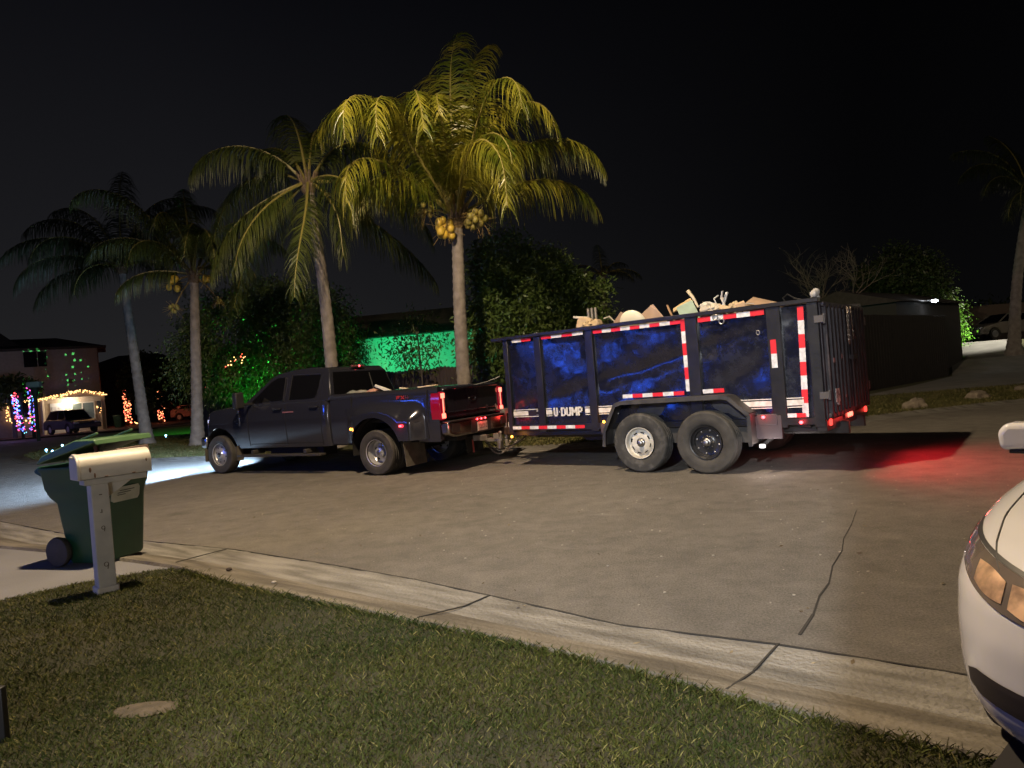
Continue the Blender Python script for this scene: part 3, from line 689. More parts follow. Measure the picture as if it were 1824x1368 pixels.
fr.build('box_frame', BLKP, trailer, bevel=.006, seg=1)
fl_ = MB(); fl_.box((1.0, 0, .66), (4.85, 2.10, .05)); fl_.build('box_floor', BLKP, trailer)
# chassis
cs = MB()
for s in (1, -1): cs.box((1.05, s*.98, .575), (4.95, .07, .10)); cs.box((.9, s*.45, .52), (5.0, .07, .16))
cs.box((-1.44, 0, .60), (.12, 2.26, .13))
for q in (.0, .986): cs.box((q, 0, .427), (.10, 2.2, .10))
cs.box((.5, .8, .50), (1.2, .06, .12)); cs.box((.5, -.8, .50), (1.2, .06, .12))
cs.prism([(2.78, .55), (2.05, .55), (2.05, .36), (2.48, .36)], -.35, .35, 'y')
cs.box((1.5, .98, .50), (.05, .05, .3))
cs.prism([(-.62, .74), (-1.02, .74), (-1.02, .60), (-.62, .40)], 1.00, 1.06, 'y'); cs.bar((-1.02, 1.0, .62), (-.66, 1.0, .36), .05, .05)
cs.prism([(-1.02, .74), (-1.30, .70), (-1.30, .58), (-1.02, .62)], 1.02, 1.10, 'y')
cs.build('chassis', BLKP, trailer, bevel=.005, seg=1)
# A-frame tongue, coupler, jack
tgx = MB()
for s in (1, -1): tgx.bar((3.3, s*.62, .53), (4.62, s*.05, .53), .07, .13)
tgx.box((4.70, 0, .54), (.36, .11, .10)); tgx.box((4.88, 0, .55), (.16, .14, .12)); tgx.box((3.95, 0, .60), (.40, .38, .26)); tgx.build('tongue', mat('tongue_paint', (.03, .022, .02), .5, noise_s=8, col2=(.11, .06, .04)), trailer, bevel=.008)
jk = MB(); jk.tube([(4.40, .12, .18), (4.40, .12, .86)], .035, 12); jk.box((4.40, .12, .16), (.14, .14, .02)); jk.box((4.40, .12, .90), (.11, .12, .09)); jk.tube([(4.40, .16, .90), (4.40, .34, .95), (4.40, .36, 1.05)], .012, 6); jk.build('jack', mat('jack_steel', (.35, .33, .30), .45, .6), trailer)
sn = MB(); sn.box((4.05, .34, .66), (.20, .006, .09)); sn.build('warning_sticker', mat('sticker_white', (.7, .66, .62), .5), trailer)
sn = MB(); sn.box((3.62, .62, .66), (.18, .006, .12), (0, 0, .38)); sn.box((3.62, .625, .70), (.17, .006, .03), (0, 0, .38), 1); sn.build('warning_sticker', [mat('sticker_white', (.7, .66, .62), .5), TRED], trailer)
def chain(pts, nm='safety_chain', wire=.006, n=34):
    P = resample3(pts, n); m = MB()
    for i, (a, b) in enumerate(zip(P, P[1:])):
        d = (b-a).normalized(); q = d.orthogonal().normalized(); q2 = d.cross(q); q = q if i % 2 else q2; c = (a+b)/2; L_ = (b-a).length*.72
        m.tube([c+d*L_*math.cos(t)+q*L_*.5*math.sin(t) for t in np.linspace(0, 2*PI, 11)], wire, 5, cap=False)
    return m.build(nm, mat('chain_steel', (.40, .34, .28), .45, .8), trailer)
def resample3(pl, n):
    P = [Vector(p) for p in pl]; L = [0]
    for a, b in zip(P, P[1:]): L.append(L[-1]+(b-a).length)
    out = []
    for i in range(n):
        t = L[-1]*i/(n-1); k = 0
        while k < len(L)-2 and L[k+1] < t: k += 1
        out.append(P[k].lerp(P[k+1], (t-L[k])/(L[k+1]-L[k]+1e-9)))
    return out
def sag(a, b, d, n=12): a, b = Vector(a), Vector(b); return [a.lerp(b, t)-Vector((0, 0, d*4*t*(1-t))) for t in np.linspace(0, 1, n)]
chain(sag((5.0, .22, .56), (3.85, .28, .58), .40)); chain(sag((5.05, .10, .56), (4.1, .24, .56), .46)); chain(sag((5.0, -.2, .56), (4.0, -.25, .58), .30), n=28)
cb = MB(); cb.tube(sag((5.1, .30, .70), (3.5, .40, .66), .42, 16), .012, 6); cb.tube(sag((5.1, .36, .72), (3.6, .45, .60), .25, 16), .009, 6); cb.build('cable', BLK, trailer)
cb = MB(); cb.tube([(4.98, .42, .40), (4.97, .42, .16)], .018, 8); cb.build('red_tag', mat('red_handle', (.5, .08, .06), .5), trailer)
# fender over the two wheels
def fen(s):
    pts = [(1.55, .40), (1.53, .62), (1.33, 1.00), (1.22, 1.03), (-.26, 1.045), (-.36, 1.03), (-.62, .80), (-.62, .40)]
    m = MB(); n = len(pts)
    for (a, b) in zip(pts, pts[1:]):
        for (ya, yb, off) in ((1.08, 1.36, 0),):
            d = Vector((b[0]-a[0], 0, b[1]-a[1])).normalized(); nr = Vector((d.z, 0, -d.x))*.012
            m.add([(a[0], s*ya, a[1]), (b[0], s*ya, b[1]), (b[0], s*yb, b[1]), (a[0], s*yb, a[1]), (a[0]+nr.x, s*ya, a[1]+nr.z), (b[0]+nr.x, s*ya, b[1]+nr.z), (b[0]+nr.x, s*yb, b[1]+nr.z), (a[0]+nr.x, s*yb, a[1]+nr.z)], [(0,1,2,3),(7,6,5,4),(0,4,5,1),(2,6,7,3),(1,5,6,2),(0,3,7,4)])
        m.bar((a[0], s*1.362, a[1]-.02), (b[0], s*1.362, b[1]-.02), .008, .05)
    # backing plate behind the wheels
    m.prism([(p[0], p[1]) for p in pts], s*1.075, s*1.085, 'y')
    return m.build('fender', DUST, trailer, smooth=False)
fen(1); fen(-1)
fx = MB(); fx.box((1.62, 1.13, .64), (.14, .12, .16)); fx.build('light_bracket', mat('bracket_paint', (.05, .04, .045), .5), trailer, bevel=.006); fx = MB(); fx.box((-.78, 1.11, .70), (.26, .08, .14)); fx.box((-.78, 1.11, .60), (.36, .07, .30)); fx.build('light_bracket', mat('bracket_paint', (.05, .04, .045), .5), trailer, bevel=.006)
TY = .427
wheel(trailer, (.986, 1.205, TY), False, 'spoke', TY, .25, 'scuffed tyre on a white spoked rim', TYRE_W)
wheel(trailer, (0, 1.205, TY), False, 'mod', TY, .25, 'dusty tyre on a black rim with bright nuts')
wheel(trailer, (.986, -1.205, TY), True, 'spoke', TY, .25); wheel(trailer, (0, -1.205, TY), True, 'mod', TY, .25)
# red and white conspicuity tape
def tape(name, a, b, n, first, y, wd, vert=False):
    m = MB()
    for i in range(n):
        p = [a[k]+(b[k]-a[k])*i/n for k in (0, 1)]; q = [a[k]+(b[k]-a[k])*(i+1)/n for k in (0, 1)]
        m.bar((p[0], y, p[1]), (q[0], y, q[1]), .004, wd, (i+first) % 2)
    return m.build('reflective_tape', [TRED, TWHT], trailer, smooth=False)
yt = HWD+.003
tape('t', (3.30, 2.100), (2.91, 2.098), 2, 1, yt-.008, .05); tape('t', (2.70, 2.098), (1.91, 2.096), 4, 0, yt-.008, .045)
tape('t', (1.73, 2.092), (.31, 2.088), 9, 0, yt-.008, .052); tape('t', (.055, 2.082), (-.84, 2.084), 5, 0, yt-.008, .064)
tape('t', (.285, 2.12), (.275, 1.12), 6, 0, yt-.02, .062); tape('t', (-1.285, 2.10), (-1.255, .72), 8, 0, yt-.02, .075)
tape('t', (-.93, 1.72), (-.93, 1.36), 2, 0, yt+.002, .072)
tape('t', (1.30, 1.095), (.33, 1.10), 6, 1, yt-.004, .055); tape('t', (.06, 1.105), (-.24, 1.11), 2, 1, yt-.004, .055)
tape('t', (3.41, .668), (2.0, .665), 8, 1, yt, .05); tape('t', (-1.04, .745), (-1.26, .745), 2, 1, yt-.004, .05)
# white stripes and the lettering
st = MB()
def hstripe(ua, ub):
    for z, h_ in ((.905, .07), (.962, .012), (.848, .012)): st.box(((ua+ub)/2, HWD-.012, z), (abs(ua-ub), .006, h_))
for ua, ub in ((3.38, 2.88), (2.715, 2.60), (1.98, 1.895), (1.735, 1.40), (-.43, -.85), (-1.04, -1.245)): hstripe(ua, ub)
LET = {'U': [((0, 1), (0, .12)), ((0, .08), (1, .08)), ((1, .12), (1, 1))], '-': [((.1, .5), (.9, .5))],
       'D': [((0, 0), (0, 1)), ((0, .92), (.85, .92)), ((0, .08), (.85, .08)), ((1, .15), (1, .85))],
       'M': [((0, 0), (0, 1)), ((.05, .9), (.5, .35)), ((.5, .35), (.95, .9)), ((1, 0), (1, 1))],
       'P': [((0, 0), (0, 1)), ((0, .92), (.9, .92)), ((0, .45), (.9, .45)), ((1, .5), (1, .88))]}
x = 2.565; H_ = .135
st.build('white_stripe', mat('white_vinyl', (.72, .70, .66), .5, noise_s=14, col2=(.5, .48, .44)), trailer, smooth=False)
for chh, wd in (('U', .075), ('-', .04), ('D', .085), ('U', .085), ('M', .105), ('P', .08)):
    st = MB()
    for a, b in LET[chh]:
        sl = .00
        p = (x-.012-a[0]*(wd-.024)-sl*a[1], .838+a[1]*H_); q = (x-.012-b[0]*(wd-.024)-sl*b[1], .838+b[1]*H_)
        if abs(p[0]-q[0]) < 1e-6: st.bar((p[0], HWD-.009, p[1]), (q[0], HWD-.009, q[1]), .008, .030)
        else: st.bar((p[0], HWD-.009, p[1]), (q[0], HWD-.009, q[1]), .009, .026)
    x -= wd+.013; st.build('letter', mat('white_vinyl', (.72, .70, .66)), trailer, smooth=False)
sm = MB(); sm.box((2.99, HWD-.004, .905), (.16, .006, .075)); sm.box((2.90, HWD-.005, .90), (.10, .005, .05)); sm.build('paint_smudge', BLKP, trailer)
# hooks, small hardware
hk = MB()
for u, z in ((-.20, 2.09), (-.28, 2.03)): hk.tube([(u+.035*math.cos(a), HWD+.012, z+.035*math.sin(a)) for a in np.linspace(0, 2*PI, 13)], .008, 6, cap=False)
hk.tube([(-.74+.02*math.cos(a), HWD-.02, 1.83+.03*math.sin(a)) for a in np.linspace(0, 2*PI, 13)], .008, 6, cap=False)
hk.build('tie_ring', NUT, trailer)
# tailgate: two barn doors
for s in (1, -1):
    gt = MB(); gt.box((-1.50, s*.56, 1.40), (.03, 1.08, 1.46))
    for v in (.06, .27, .46, .64, .82, 1.02): gt.box((-1.535, s*v, 1.40), (.06, .055, 1.42))
    gt.box((-1.53, s*.55, 2.10), (.05, 1.06, .06)); gt.box((-1.53, s*.55, .72), (.05, 1.06, .06))
    gd = gt.build('gate_door', GATE, trailer, bevel=.012, seg=2)
    for z in (1.92, .98): hg = MB(); hg.box((-1.50, s*1.12, z), (.11, .07, .085)); hg.tube([(-1.55, s*1.12, z-.06), (-1.55, s*1.12, z+.06)], .02, 8); hg.build('hinge', mat('worn_hinge', (.10, .09, .085), .45, .5), gd)
gp = MB(); gp.tube([(-1.60, .02, .75), (-1.60, .02, 2.08)], .02, 8); gp.box((-1.61, .02, 1.42), (.06, .22, .06)); gp.tube([(-1.62, -.14+.05*math.cos(a), 1.74+.06*math.sin(a)) for a in np.linspace(0, 2*PI, 13)], .012, 6, cap=False); gp.build('latch_bar', GATE, trailer)
chain([(-1.60, .12, 2.08), (-1.60, .13, 1.6)], 'gate_chain', .005, 16); chain([(-1.60, -.06, 2.08), (-1.60, -.08, 1.66)], 'gate_chain', .005, 14)
pn = MB(); pn.box((-1.57, .80, .96), (.006, .20, .17)); pn.box((-1.57, .78, .88), (.007, .10, .09)); pn.build('document_sticker', mat('paper', (.55, .55, .52), .6, noise_s=22, col2=(.12, .12, .12), ramp=(.45, .55)), trailer)
pn = MB()
for (v, z, a, b) in ((.86, 1.40, .07, .06), (.46, 1.44, .035, .06), (.38, .92, .03, .03)): pn.box((-1.572, v, z), (.006, a, b))
pn.build('faded_sticker', mat('faded_red', (.30, .14, .13), .6), trailer)
tlm = MB()
for v in (1.03, -.92): tlm.box((-1.52, v, .64), (.03, .075, .085))
tlm.build('tail_lamp', emit('tail_lit', (1, .04, .03), 3.5), trailer, bevel=.02)
for v in (.16, .06, -.04):
    q = MB(); q.ball((-1.53, v, .655), .026, 10, 6, squash=(.5, .7, 1.5)); q.build('marker_lamp', REDHOT, trailer)
q = MB(); q.box((-1.51, .05, .655), (.02, .5, .09)); q.build('lamp_bar', mat('red_lens_dull', (.20, .01, .015), .3), trailer)
for (u, y, z, m_) in ((1.62, 1.20, .735, AMBER), (3.44, HWD+.015, .525, AMBER), (-.74, 1.165, .735, REDDOT), (-1.20, HWD+.01, .655, REDDOT)):
    q = MB(); q.ball((u, y, z), .020, 10, 6, squash=(1.2, .6, 1)); q.build('side_marker', m_, trailer)
q = MB(); q.box((-.70, 1.16, .36), (.075, .05, .05)); q.build('work_lamp', emit('work_lamp_lit', (1, .95, .9), 2.5), trailer, bevel=.015)
for (p, en, c) in (((-2.1, .9, .55), 3, (1, .05, .05)), ((-2.1, -.7, .55), 3, (1, .05, .05)), ((-1.7, .06, .62), .8, (1, .03, .03)), ((-.6, -.6, .45), 2.5, (1, .25, .2)), ((1.62, 1.32, .74), 1.0, (1, .38, .05)), ((3.5, 1.28, .52), 1.2, (1, .38, .05)), ((-.74, 1.25, .74), 1.0, (1, .03, .04)), ((-1.20, 1.22, .66), .9, (1, .03, .04)), ((-.80, 1.30, .32), 6, (1, .85, .8)), ((2.2, 0, .45), 2.0, (1, .25, .03))):
    lamp('marker_glow', 'POINT', tp(*p), en, c, size=.03)
for _v, _e in ((.95, 120), (.05, 150), (-.85, 120)): lamp('tail_wash', 'SPOT', tp(-1.66, _v, .70), _e, (1, .025, .035), aim=tp(-5.2, _v*.9, .1), size=.10, spot=140, blend=1.0)

# ------------------------------------------------------------------ rubbish in the trailer (each piece its own thing)
def piece(nm, lb, ct, u, v, z, dims, rot, c, grp=None): return board(nm, lb, ct, tp(u, v, 2.15+(z-2.15)*.78), tuple(d*.76 for d in dims), rot, c, grp)
heap = MB(); rows = []
for u in np.linspace(-1.35, 3.35, 60):
    rows.append([(u, v, 1.90+.22*noise.noise((u*2, v*2, 3))+.10*noise.noise((u*6, v*6, 1))-.25*abs(v)**2) for v in np.linspace(-1.05, 1.05, 26)])
heap.grid(rows); hp = heap.build('rubble', mat('rubble_mix', (.10, .075, .05), .9, noise_s=7, col2=(.24, .19, .13), bump=.6, bump_s=20), smooth=False); hp.location = (*TP, 0); hp.rotation_euler = (0, 0, TA)
tag(hp, 'mixed broken rubble filling the trailer box', 'rubble', kind='stuff')
a0 = math.degrees(TA)
TAN = (.50, .38, .24); CARD = (.30, .20, .13); PALE = (.60, .56, .48); WOOD = (.42, .28, .15); GRN = (.50, .62, .44)
piece('carton', 'torn tan carton standing at the front of the rubbish heap', 'box', 2.17, .62, 2.30, (.34, .20, .28), (8, -12, a0), TAN)
piece('crate', 'pale slatted crate piece on top of the tan carton', 'crate', 2.25, .55, 2.45, (.38, .16, .05), (0, -8, a0), PALE)
piece('carton', 'small crushed carton beside the torn tan carton', 'box', 1.93, .68, 2.27, (.24, .18, .18), (14, 22, a0), (.46, .34, .20))
for i, du in enumerate((0, .07, .14)):
    m = MB(); m.tube([(0, 0, 0), (.0, .02, .34)], .024, 8); o = m.build('pipe', mat('pipe_grey', (.25, .23, .2), .5, .5), loc=tp(2.26-du, .35, 2.20)); tag(o, ('short grey pipe nearest the torn carton', 'middle one of the three short grey pipes', 'short grey pipe of the three farthest from the carton')[i], 'pipe', 'grey pipes behind the cartons')
piece('board', 'thin pale stick lying on the rail at the front of the trailer', 'board', 3.1, .85, 2.21, (.34, .05, .02), (0, 6, a0+8), PALE)
piece('cardboard_sheet', 'narrow brown cardboard strip leaning beside the round lid', 'cardboard', 1.42, .75, 2.24, (.30, .02, .26), (0, -38, a0), CARD)
m = MB(); m.lathe([(.001, .05), (.10, .045), (.19, .02), (.215, -.01), (.205, -.03), (.001, -.03)], 32, 'y'); o = m.build('bucket_lid', mat('cream_plastic', (.68, .64, .48), .4), loc=tp(1.19, .86, 2.16)); o.rotation_euler = (R(-22), R(6), TA); tag(o, 'round cream plastic lid poking above the trailer rail', 'lid')
piece('cardboard_sheet', 'large square brown cardboard sheet standing on its corner beside the round lid', 'cardboard', .95, .72, 2.20, (.50, .02, .50), (-6, 40, a0), (.42, .29, .20))
piece('stick', 'short brown stick leaning behind the pale green panel', 'stick', .64, .70, 2.28, (.035, .03, .38), (0, 22, a0), (.40, .24, .12))
piece('panel_board', 'pale green board leaning over the middle of the rail', 'board', .32, .82, 2.25, (.34, .02, .36), (-14, 18, a0), GRN)
piece('timber', 'light wooden timber end above the pale green board', 'timber', .50, .60, 2.42, (.44, .09, .08), (0, 24, a0), (.62, .45, .22))
m = MB(); m.tube([(0, 0, 0), (-.06, 0, .14), (-.14, 0, .26)], [.016, .022, .028], 8); o = m.build('tool_handle', mat('tool_wood', (.6, .52, .36), .5), loc=tp(.26, .60, 2.30)); o.rotation_euler = (0, 0, TA+PI); tag(o, 'pale tool handle pointing up above the heap', 'handle')
for i, (u, v, z, d, rot, c, lb) in enumerate((
        (.0, .60, 2.34, (.34, .04, .05), (0, -28, a0), PALE, 'white strip slanting over the scrap pile'),
        (-.12, .55, 2.42, (.05, .04, .26), (0, -20, a0), (.6, .6, .6), 'upright white fitting on the scrap pile'),
        (.12, .70, 2.27, (.20, .14, .12), (20, 12, a0), (.45, .40, .33), 'grey brown chunk under the white strip'),
        (-.18, .72, 2.24, (.26, .16, .10), (10, -16, a0), (.55, .40, .24), 'crumpled tan paper chunk right of the strip'),
        (-.04, .40, 2.44, (.06, .05, .14), (30, 40, a0), (.55, .52, .5), 'small pale bracket on top of the scrap'),
        (-.36, .70, 2.24, (.26, .05, .16), (-10, 10, a0), (.52, .36, .22), 'tan cardboard flap low by the rail'),
        (-.40, .45, 2.28, (.30, .04, .05), (0, 8, a0), (.35, .25, .15), 'thin brown lath behind the cardboard flap'))):
    piece('scrap', lb, 'scrap', u, v, z, d, rot, c, 'loose scrap on the heap')
ORD = 'first second third fourth fifth sixth seventh eighth ninth tenth eleventh twelfth thirteenth fourteenth fifteenth last'.split()
for k, u in enumerate(sorted([random.uniform(-.35, .2) for _ in range(16)], reverse=True)):
    cw, c = random.choice([('tan', TAN), ('pale', PALE), ('woody', WOOD), ('dark brown', CARD)])
    piece('scrap', 'small %s bit, %s of sixteen scrap crumbs counted from the trailer front' % (cw, ORD[k]), 'scrap', u, random.uniform(.3, .85), random.uniform(2.16, 2.32), (random.uniform(.05, .14), random.uniform(.03, .08), random.uniform(.03, .08)), (random.uniform(-40, 40), random.uniform(-50, 50), random.uniform(0, 180)), c, 'small bits among the scrap pile')
for i, (u, z, pts, r_s, c, lb) in enumerate((
        (.06, 2.26, [(0, 0, 0), (.08, 0, .06), (.05, 0, .13), (.12, 0, .17)], .011, (.55, .55, .52), 'bent white pipe rising from the scrap beside the green board'),
        (-.14, 2.28, [(0, 0, 0), (-.05, .02, .10), (-.02, 0, .20)], .014, (.5, .48, .45), 'upright grey tap like stub on the scrap'),
        (-.24, 2.22, [(0, 0, 0), (.16, 0, .05), (.30, .02, .03)], .009, (.35, .30, .24), 'thin brown rod lying over the scrap'),
        (.44, 2.24, [(0, 0, 0), (.10, 0, .16)], .008, (.30, .22, .14), 'thin dark splinter behind the green board'),
        (1.62, 2.24, [(0, 0, 0), (-.10, 0, .10), (-.2, 0, .08)], .010, (.5, .45, .36), 'pale bent stick beside the cartons'),
        (-.95, 2.18, [(0, 0, 0), (-.16, 0, .05), (-.3, 0, .02)], .008, (.3, .25, .2), 'thin wire lying low near the rear rail'))):
    m = MB(); m.tube(pts, r_s, 7); o = m.build('scrap_rod', mat('rod_%d' % i, c, .5), loc=tp(u, .62, z)); o.rotation_euler = (0, 0, TA+PI); tag(o, lb, 'rod')
for i, (u, v, z, s_, c, lb) in enumerate(((-.06, .74, 2.22, .085, (.50, .44, .34), 'crumpled tan paper ball at the rail under the pipes'), (-.30, .66, 2.22, .075, (.46, .36, .22), 'crumpled yellowish wrapping right of the paper ball'), (2.05, .74, 2.22, .08, (.40, .30, .18), 'crushed brown paper beside the torn carton'), (.18, .5, 2.30, .07, (.55, .52, .46), 'crumpled pale rag behind the green board'))):
    m = MB(); m.ball((0, 0, 0), 1, 14, 10)
    for k, p_ in enumerate(m.v): q_ = 1+.5*noise.noise((p_[0]*2.5+i*5, p_[1]*2.5, p_[2]*2.5)); m.v[k] = (p_[0]*s_*1.3*q_, p_[1]*s_*q_, p_[2]*s_*q_)
    o = m.build('crumpled_paper', mat('paper_%d' % i, c, .8), smooth=False, loc=tp(u, v, z)); tag(o, lb, 'paper')
piece('cardboard_sheet', 'brown cardboard sheet sloping up near the rear of the trailer', 'cardboard', -.66, .50, 2.27, (.58, .30, .02), (-24, -20, a0), (.40, .27, .17))
m = MB()
for i in range(9): a = i*.7; m.ball((.03*math.cos(a), .03*math.sin(a*1.3), .014*i*.6), .026+.012*(i % 3), 8, 5)
o = m.build('plastic_bag', mat('bag_white', (.38, .36, .33), .5), loc=tp(-1.44, 1.0, 2.20)); tag(o, 'crumpled whitish bag caught on the rear corner post', 'bag')
m = MB(); m.tube([(.0, 0, 0), (.12, 0, .04), (.2, 0, .10), (.26, 0, .06), (.22, .02, -.01)], .010, 6); o = m.build('wire', mat('dull_steel', (.2, .2, .2)), loc=tp(-1.28, .9, 2.19)); o.rotation_euler = (0, 0, TA); tag(o, 'bent wire curling above the rear of the trailer', 'wire')

# ================================================================== STREET THINGS NEAR THE CAMERA
MBW = mat('mailbox_white', (.60, .57, .50), .45, noise_s=7, col2=(.50, .46, .38), ramp=(.45, .7), bump=.04, bump_s=20)
GRIME = mat('grime', (.12, .10, .07), .8)
mbx = empty('mailbox', (-3.40, 5.56, .04), math.atan2(-.70, -.71), 1, 'worn white mailbox on a white post at the edge of the lawn', 'mailbox')
mbx.scale = (1, 1, .945)
b_ = MB(); prof = [(-.115, .985), (.115, .985), (.118, 1.09)]+[(.118*math.cos(a), 1.09+.105*math.sin(a)) for a in np.linspace(.15, PI-.15, 14)]+[(-.118, 1.09)]
b_.prism(prof, -.40, .12, 'x'); b_.build('box', MBW, mbx, bevel=.006)
d_ = MB(); prof2 = [(y*1.05, (z-1.08)*1.05+1.08) for y, z in prof]; d_.prism(prof2, .115, .140, 'x'); d_.build('door', MBW, mbx, bevel=.006)
k_ = MB(); k_.box((.146, 0, 1.17), (.02, .05, .02)); k_.build('door_latch', MBW, mbx, bevel=.004)
p_ = MB(); p_.box((-.02, 0, .49), (.128, .128, .94)); p_.build('post', mat('post_white', (.42, .41, .37), .6, noise_s=5, col2=(.55, .53, .47), bump=.15, bump_s=14), mbx, bevel=.006)
p_ = MB(); p_.box((-.02, 0, .035), (.16, .16, .06)); p_.build('post_collar', MBW, mbx, bevel=.01)
p_ = MB(); p_.box((-.14, 0, .955), (.46, .15, .05)); p_.prism([(-.085, .93), (-.27, .93), (-.085, .80)], -.02, .02, 'y'); p_.build('bracket', mat('post_white', (.5, .5, .5)), mbx, bevel=.006)
dg = MB()
# worn house digits running down the post face that looks towards the lawn
def digit9(cx, cz, s=1.0):
    # three short curved strokes
    pts = [(cx+.012*math.cos(a)*s, cz+.014*math.sin(a)*s) for a in np.linspace(0, 2*PI, 11)]
    for a, b in zip(pts, pts[1:]): dg.bar((a[0], .0655, a[1]), (b[0], .0655, b[1]), .003, .005)
    dg.bar((cx-.012*s, .0655, cz), (cx-.006*s, .0655, cz-.032*s), .003, .005)
digit9(-.02, .56); digit9(-.02, .25, 1.3)
dg.box((-.02, .0655, .84), (.022, .003, .008)); dg.box((-.02, .0655, .70), (.006, .003, .03)); dg.box((-.013, .0655, .69), (.014, .003, .005))
dg.build('house_digits', GRIME, mbx, smooth=False)
for u, z, a, b in ((.05, 1.06, .018, .045), (.02, 1.01, .014, .045), (-.36, 1.09, .012, .03), (-.06, .992, .03, .010), (-.26, .992, .03, .012)): rs = MB(); rs.ball((u, .1185, z), 1, 8, 5, squash=(a/2, .002, b/2)); rs.build('rust_spot', mat('rust', (.16, .09, .05), .8), mbx)

# wheeled bin with its lid propped open
BG = mat('bin_green', (.008, .052, .028), .42, noise_s=4, col2=(.012, .064, .034), bump=.05, bump_s=40)
bino = empty('wheeled_bin', (-4.12, 6.84, .042), math.atan2(-.30, .95), 1, 'dark green wheeled rubbish bin with lid half open, standing on the driveway', 'bin')
# local +x is the front, -x the handle side
rows = []
for z, xf, xb, yh in ((.02, .22, -.20, .235), (.05, .235, -.215, .245), (.60, .27, -.285, .275), (.66, .275, -.36, .285), (.74, .30, -.40, .30), (.90, .325, -.415, .315), (.925, .345, -.43, .33), (.95, .345, -.43, .33)):
    r = .05; row = []
    for cx, cy, a0_ in ((xf-r, yh-r, 0), (xb+r, yh-r, 90), (xb+r, -yh+r, 180), (xf-r, -yh+r, 270)):
        for k in range(5): a = R(a0_+k*22.5); row.append((cx+r*math.cos(a), cy+r*math.sin(a), z))
    rows.append(row)
b_ = MB(); b_.grid(rows, closed=True); b_.add(rows[0], [tuple(range(20))[::-1]]); b_.build('bin_body', BG, bino, angle=40)
ins = MB(); ins.add([(.30, .29, .93), (-.39, .29, .93), (-.39, -.29, .93), (.30, -.29, .93)], [(0, 1, 2, 3)]); ins.build('bin_mouth', BLK, bino)
hn = MB(); hn.prism([(-.40, .95), (-.40, .86), (-.49, .90), (-.50, .93), (-.44, .965)], -.29, .29, 'y'); hn.build('handle', BG, bino, bevel=.01)
ld = MB(); ld.prism([(0, 0), (.76, -.02), (.79, -.05), (.78, .01), (.55, .075), (.10, .06)], -.33, .33, 'y')
ldo = ld.build('lid', mat('lid_green', (.06, .13, .055), .45, noise_s=4, col2=(.08, .155, .07)), bino, bevel=.012, loc=(-.42, 0, .985)); ldo.rotation_euler = (0, R(-15), 0)
lg = MB(); lg.box((.45, -.20, .085), (.5, .03, .02)); lg.box((.45, .20, .085), (.5, .03, .02)); lg.build('lid_rib', mat('lid_green', (.1, .1, .1)), ldo, bevel=.006)
for s in (1, -1):
    t = MB(); t.lathe([(.001, -.035), (.105, -.03), (.135, -.028), (.142, -.01), (.142, .01), (.135, .028), (.105, .03), (.001, .035)], 28, 'y', (-.26, s*.29, .142)); t.build('wheel', TYRE, bino)
stk = MB(); stk.prism([(-.16, .59), (-.12, .57), (.15, .57), (.17, .60), (.17, .68), (.15, .71), (-.12, .71), (-.16, .68)], .318, .326, 'x')
for i, v in enumerate(stk.v): stk.v[i] = (v[0]-.044+(v[2]-.56)*.19, v[1], v[2])
so = stk.build('sticker', mat('sticker_grey', (.42, .44, .38), .5, noise_s=9, col2=(.33, .36, .30)), bino)
sl = MB()
for i, (z, a, b) in enumerate(((.675, -.07, .10), (.655, -.09, .06), (.635, -.09, .0))): sl.box((.284+(z-.56)*.19, (a+b)/2, z), (.004, b-a, .006))
sl.build('sticker_print', mat('dark_ink', (.03, .04, .03), .6), so)
stp = MB(); stp.box((.02, .0, .0), (.03, .02, .22)); so2 = stp.build('rod', mat('dark_red_rod', (.06, .015, .012), .5), loc=(-4.02, 6.62, 1.10)); so2.rotation_euler = (0, R(-8), 0); tag(so2, 'dark upright stick poking out of the open bin', 'stick')
bb_ = MB(); bb_.box((0, 0, 0), (.24, .4, .16)); bo = bb_.build('carton', mat('carton_brown', (.14, .09, .07), .7), loc=(-3.86, 6.84, 1.03), bevel=.01); bo.rotation_euler = (0, R(-10), R(-14)); tag(bo, 'brown carton wedged under the open bin lid', 'box')

# bare stone in the lawn, garden stake at the left edge, pebbles
m = MB(); m.ball((0, 0, 0), 1, 18, 8)
for i, v in enumerate(m.v): q = 1+.18*noise.noise((v[0]*1.5, v[1]*1.5, 7)); m.v[i] = (v[0]*.16*q, v[1]*.085*q, v[2]*.010)
o = m.build('flat_stone', mat('sandy_stone', (.045, .036, .020), .9, noise_s=16, col2=(.085, .066, .042), bump=.5, bump_s=70), loc=(-1.88, 3.33, .050)); tag(o, 'flat sandy stone set in the lawn grass', 'stone')
m = MB(); m.box((0, 0, .12), (.035, .035, .26)); o = m.build('garden_stake', BLK, loc=(-2.42, 3.13, .04), bevel=.004); tag(o, 'short dark stake in the lawn at the left edge', 'stake')
for i, (x, y, s, lb) in enumerate(((-2.55, 5.95, .022, 'small dark pebble on the kerb behind the lawn corner'), (-1.98, 5.42, .016, 'tiny pale pebble on the kerb by the lawn corner'))):
    m = MB(); m.ball((0, 0, 0), s, 8, 6, squash=(1.3, 1, .7)); tag(m.build('pebble', mat('pebble_%d' % i, ((.03, .02, .015), (.3, .27, .22))[i], .8), loc=(x, y, .055)), lb, 'pebble')
bits = MB()
for k in range(420):
    t = random.random(); x, y = random.uniform(-4, 6), random.uniform(4, 12)
    if y < 8.2-.95*(x+4)*.86: continue
    s = random.uniform(.003, .009); bits.ball((x, y, s*.4), s, 5, 3, squash=(1.4, 1, .6))
tag(bits.build('gravel', mat('gravel_pale', (.32, .29, .24), .8)), 'tiny pale grit scattered over the asphalt', 'gravel', kind='stuff')

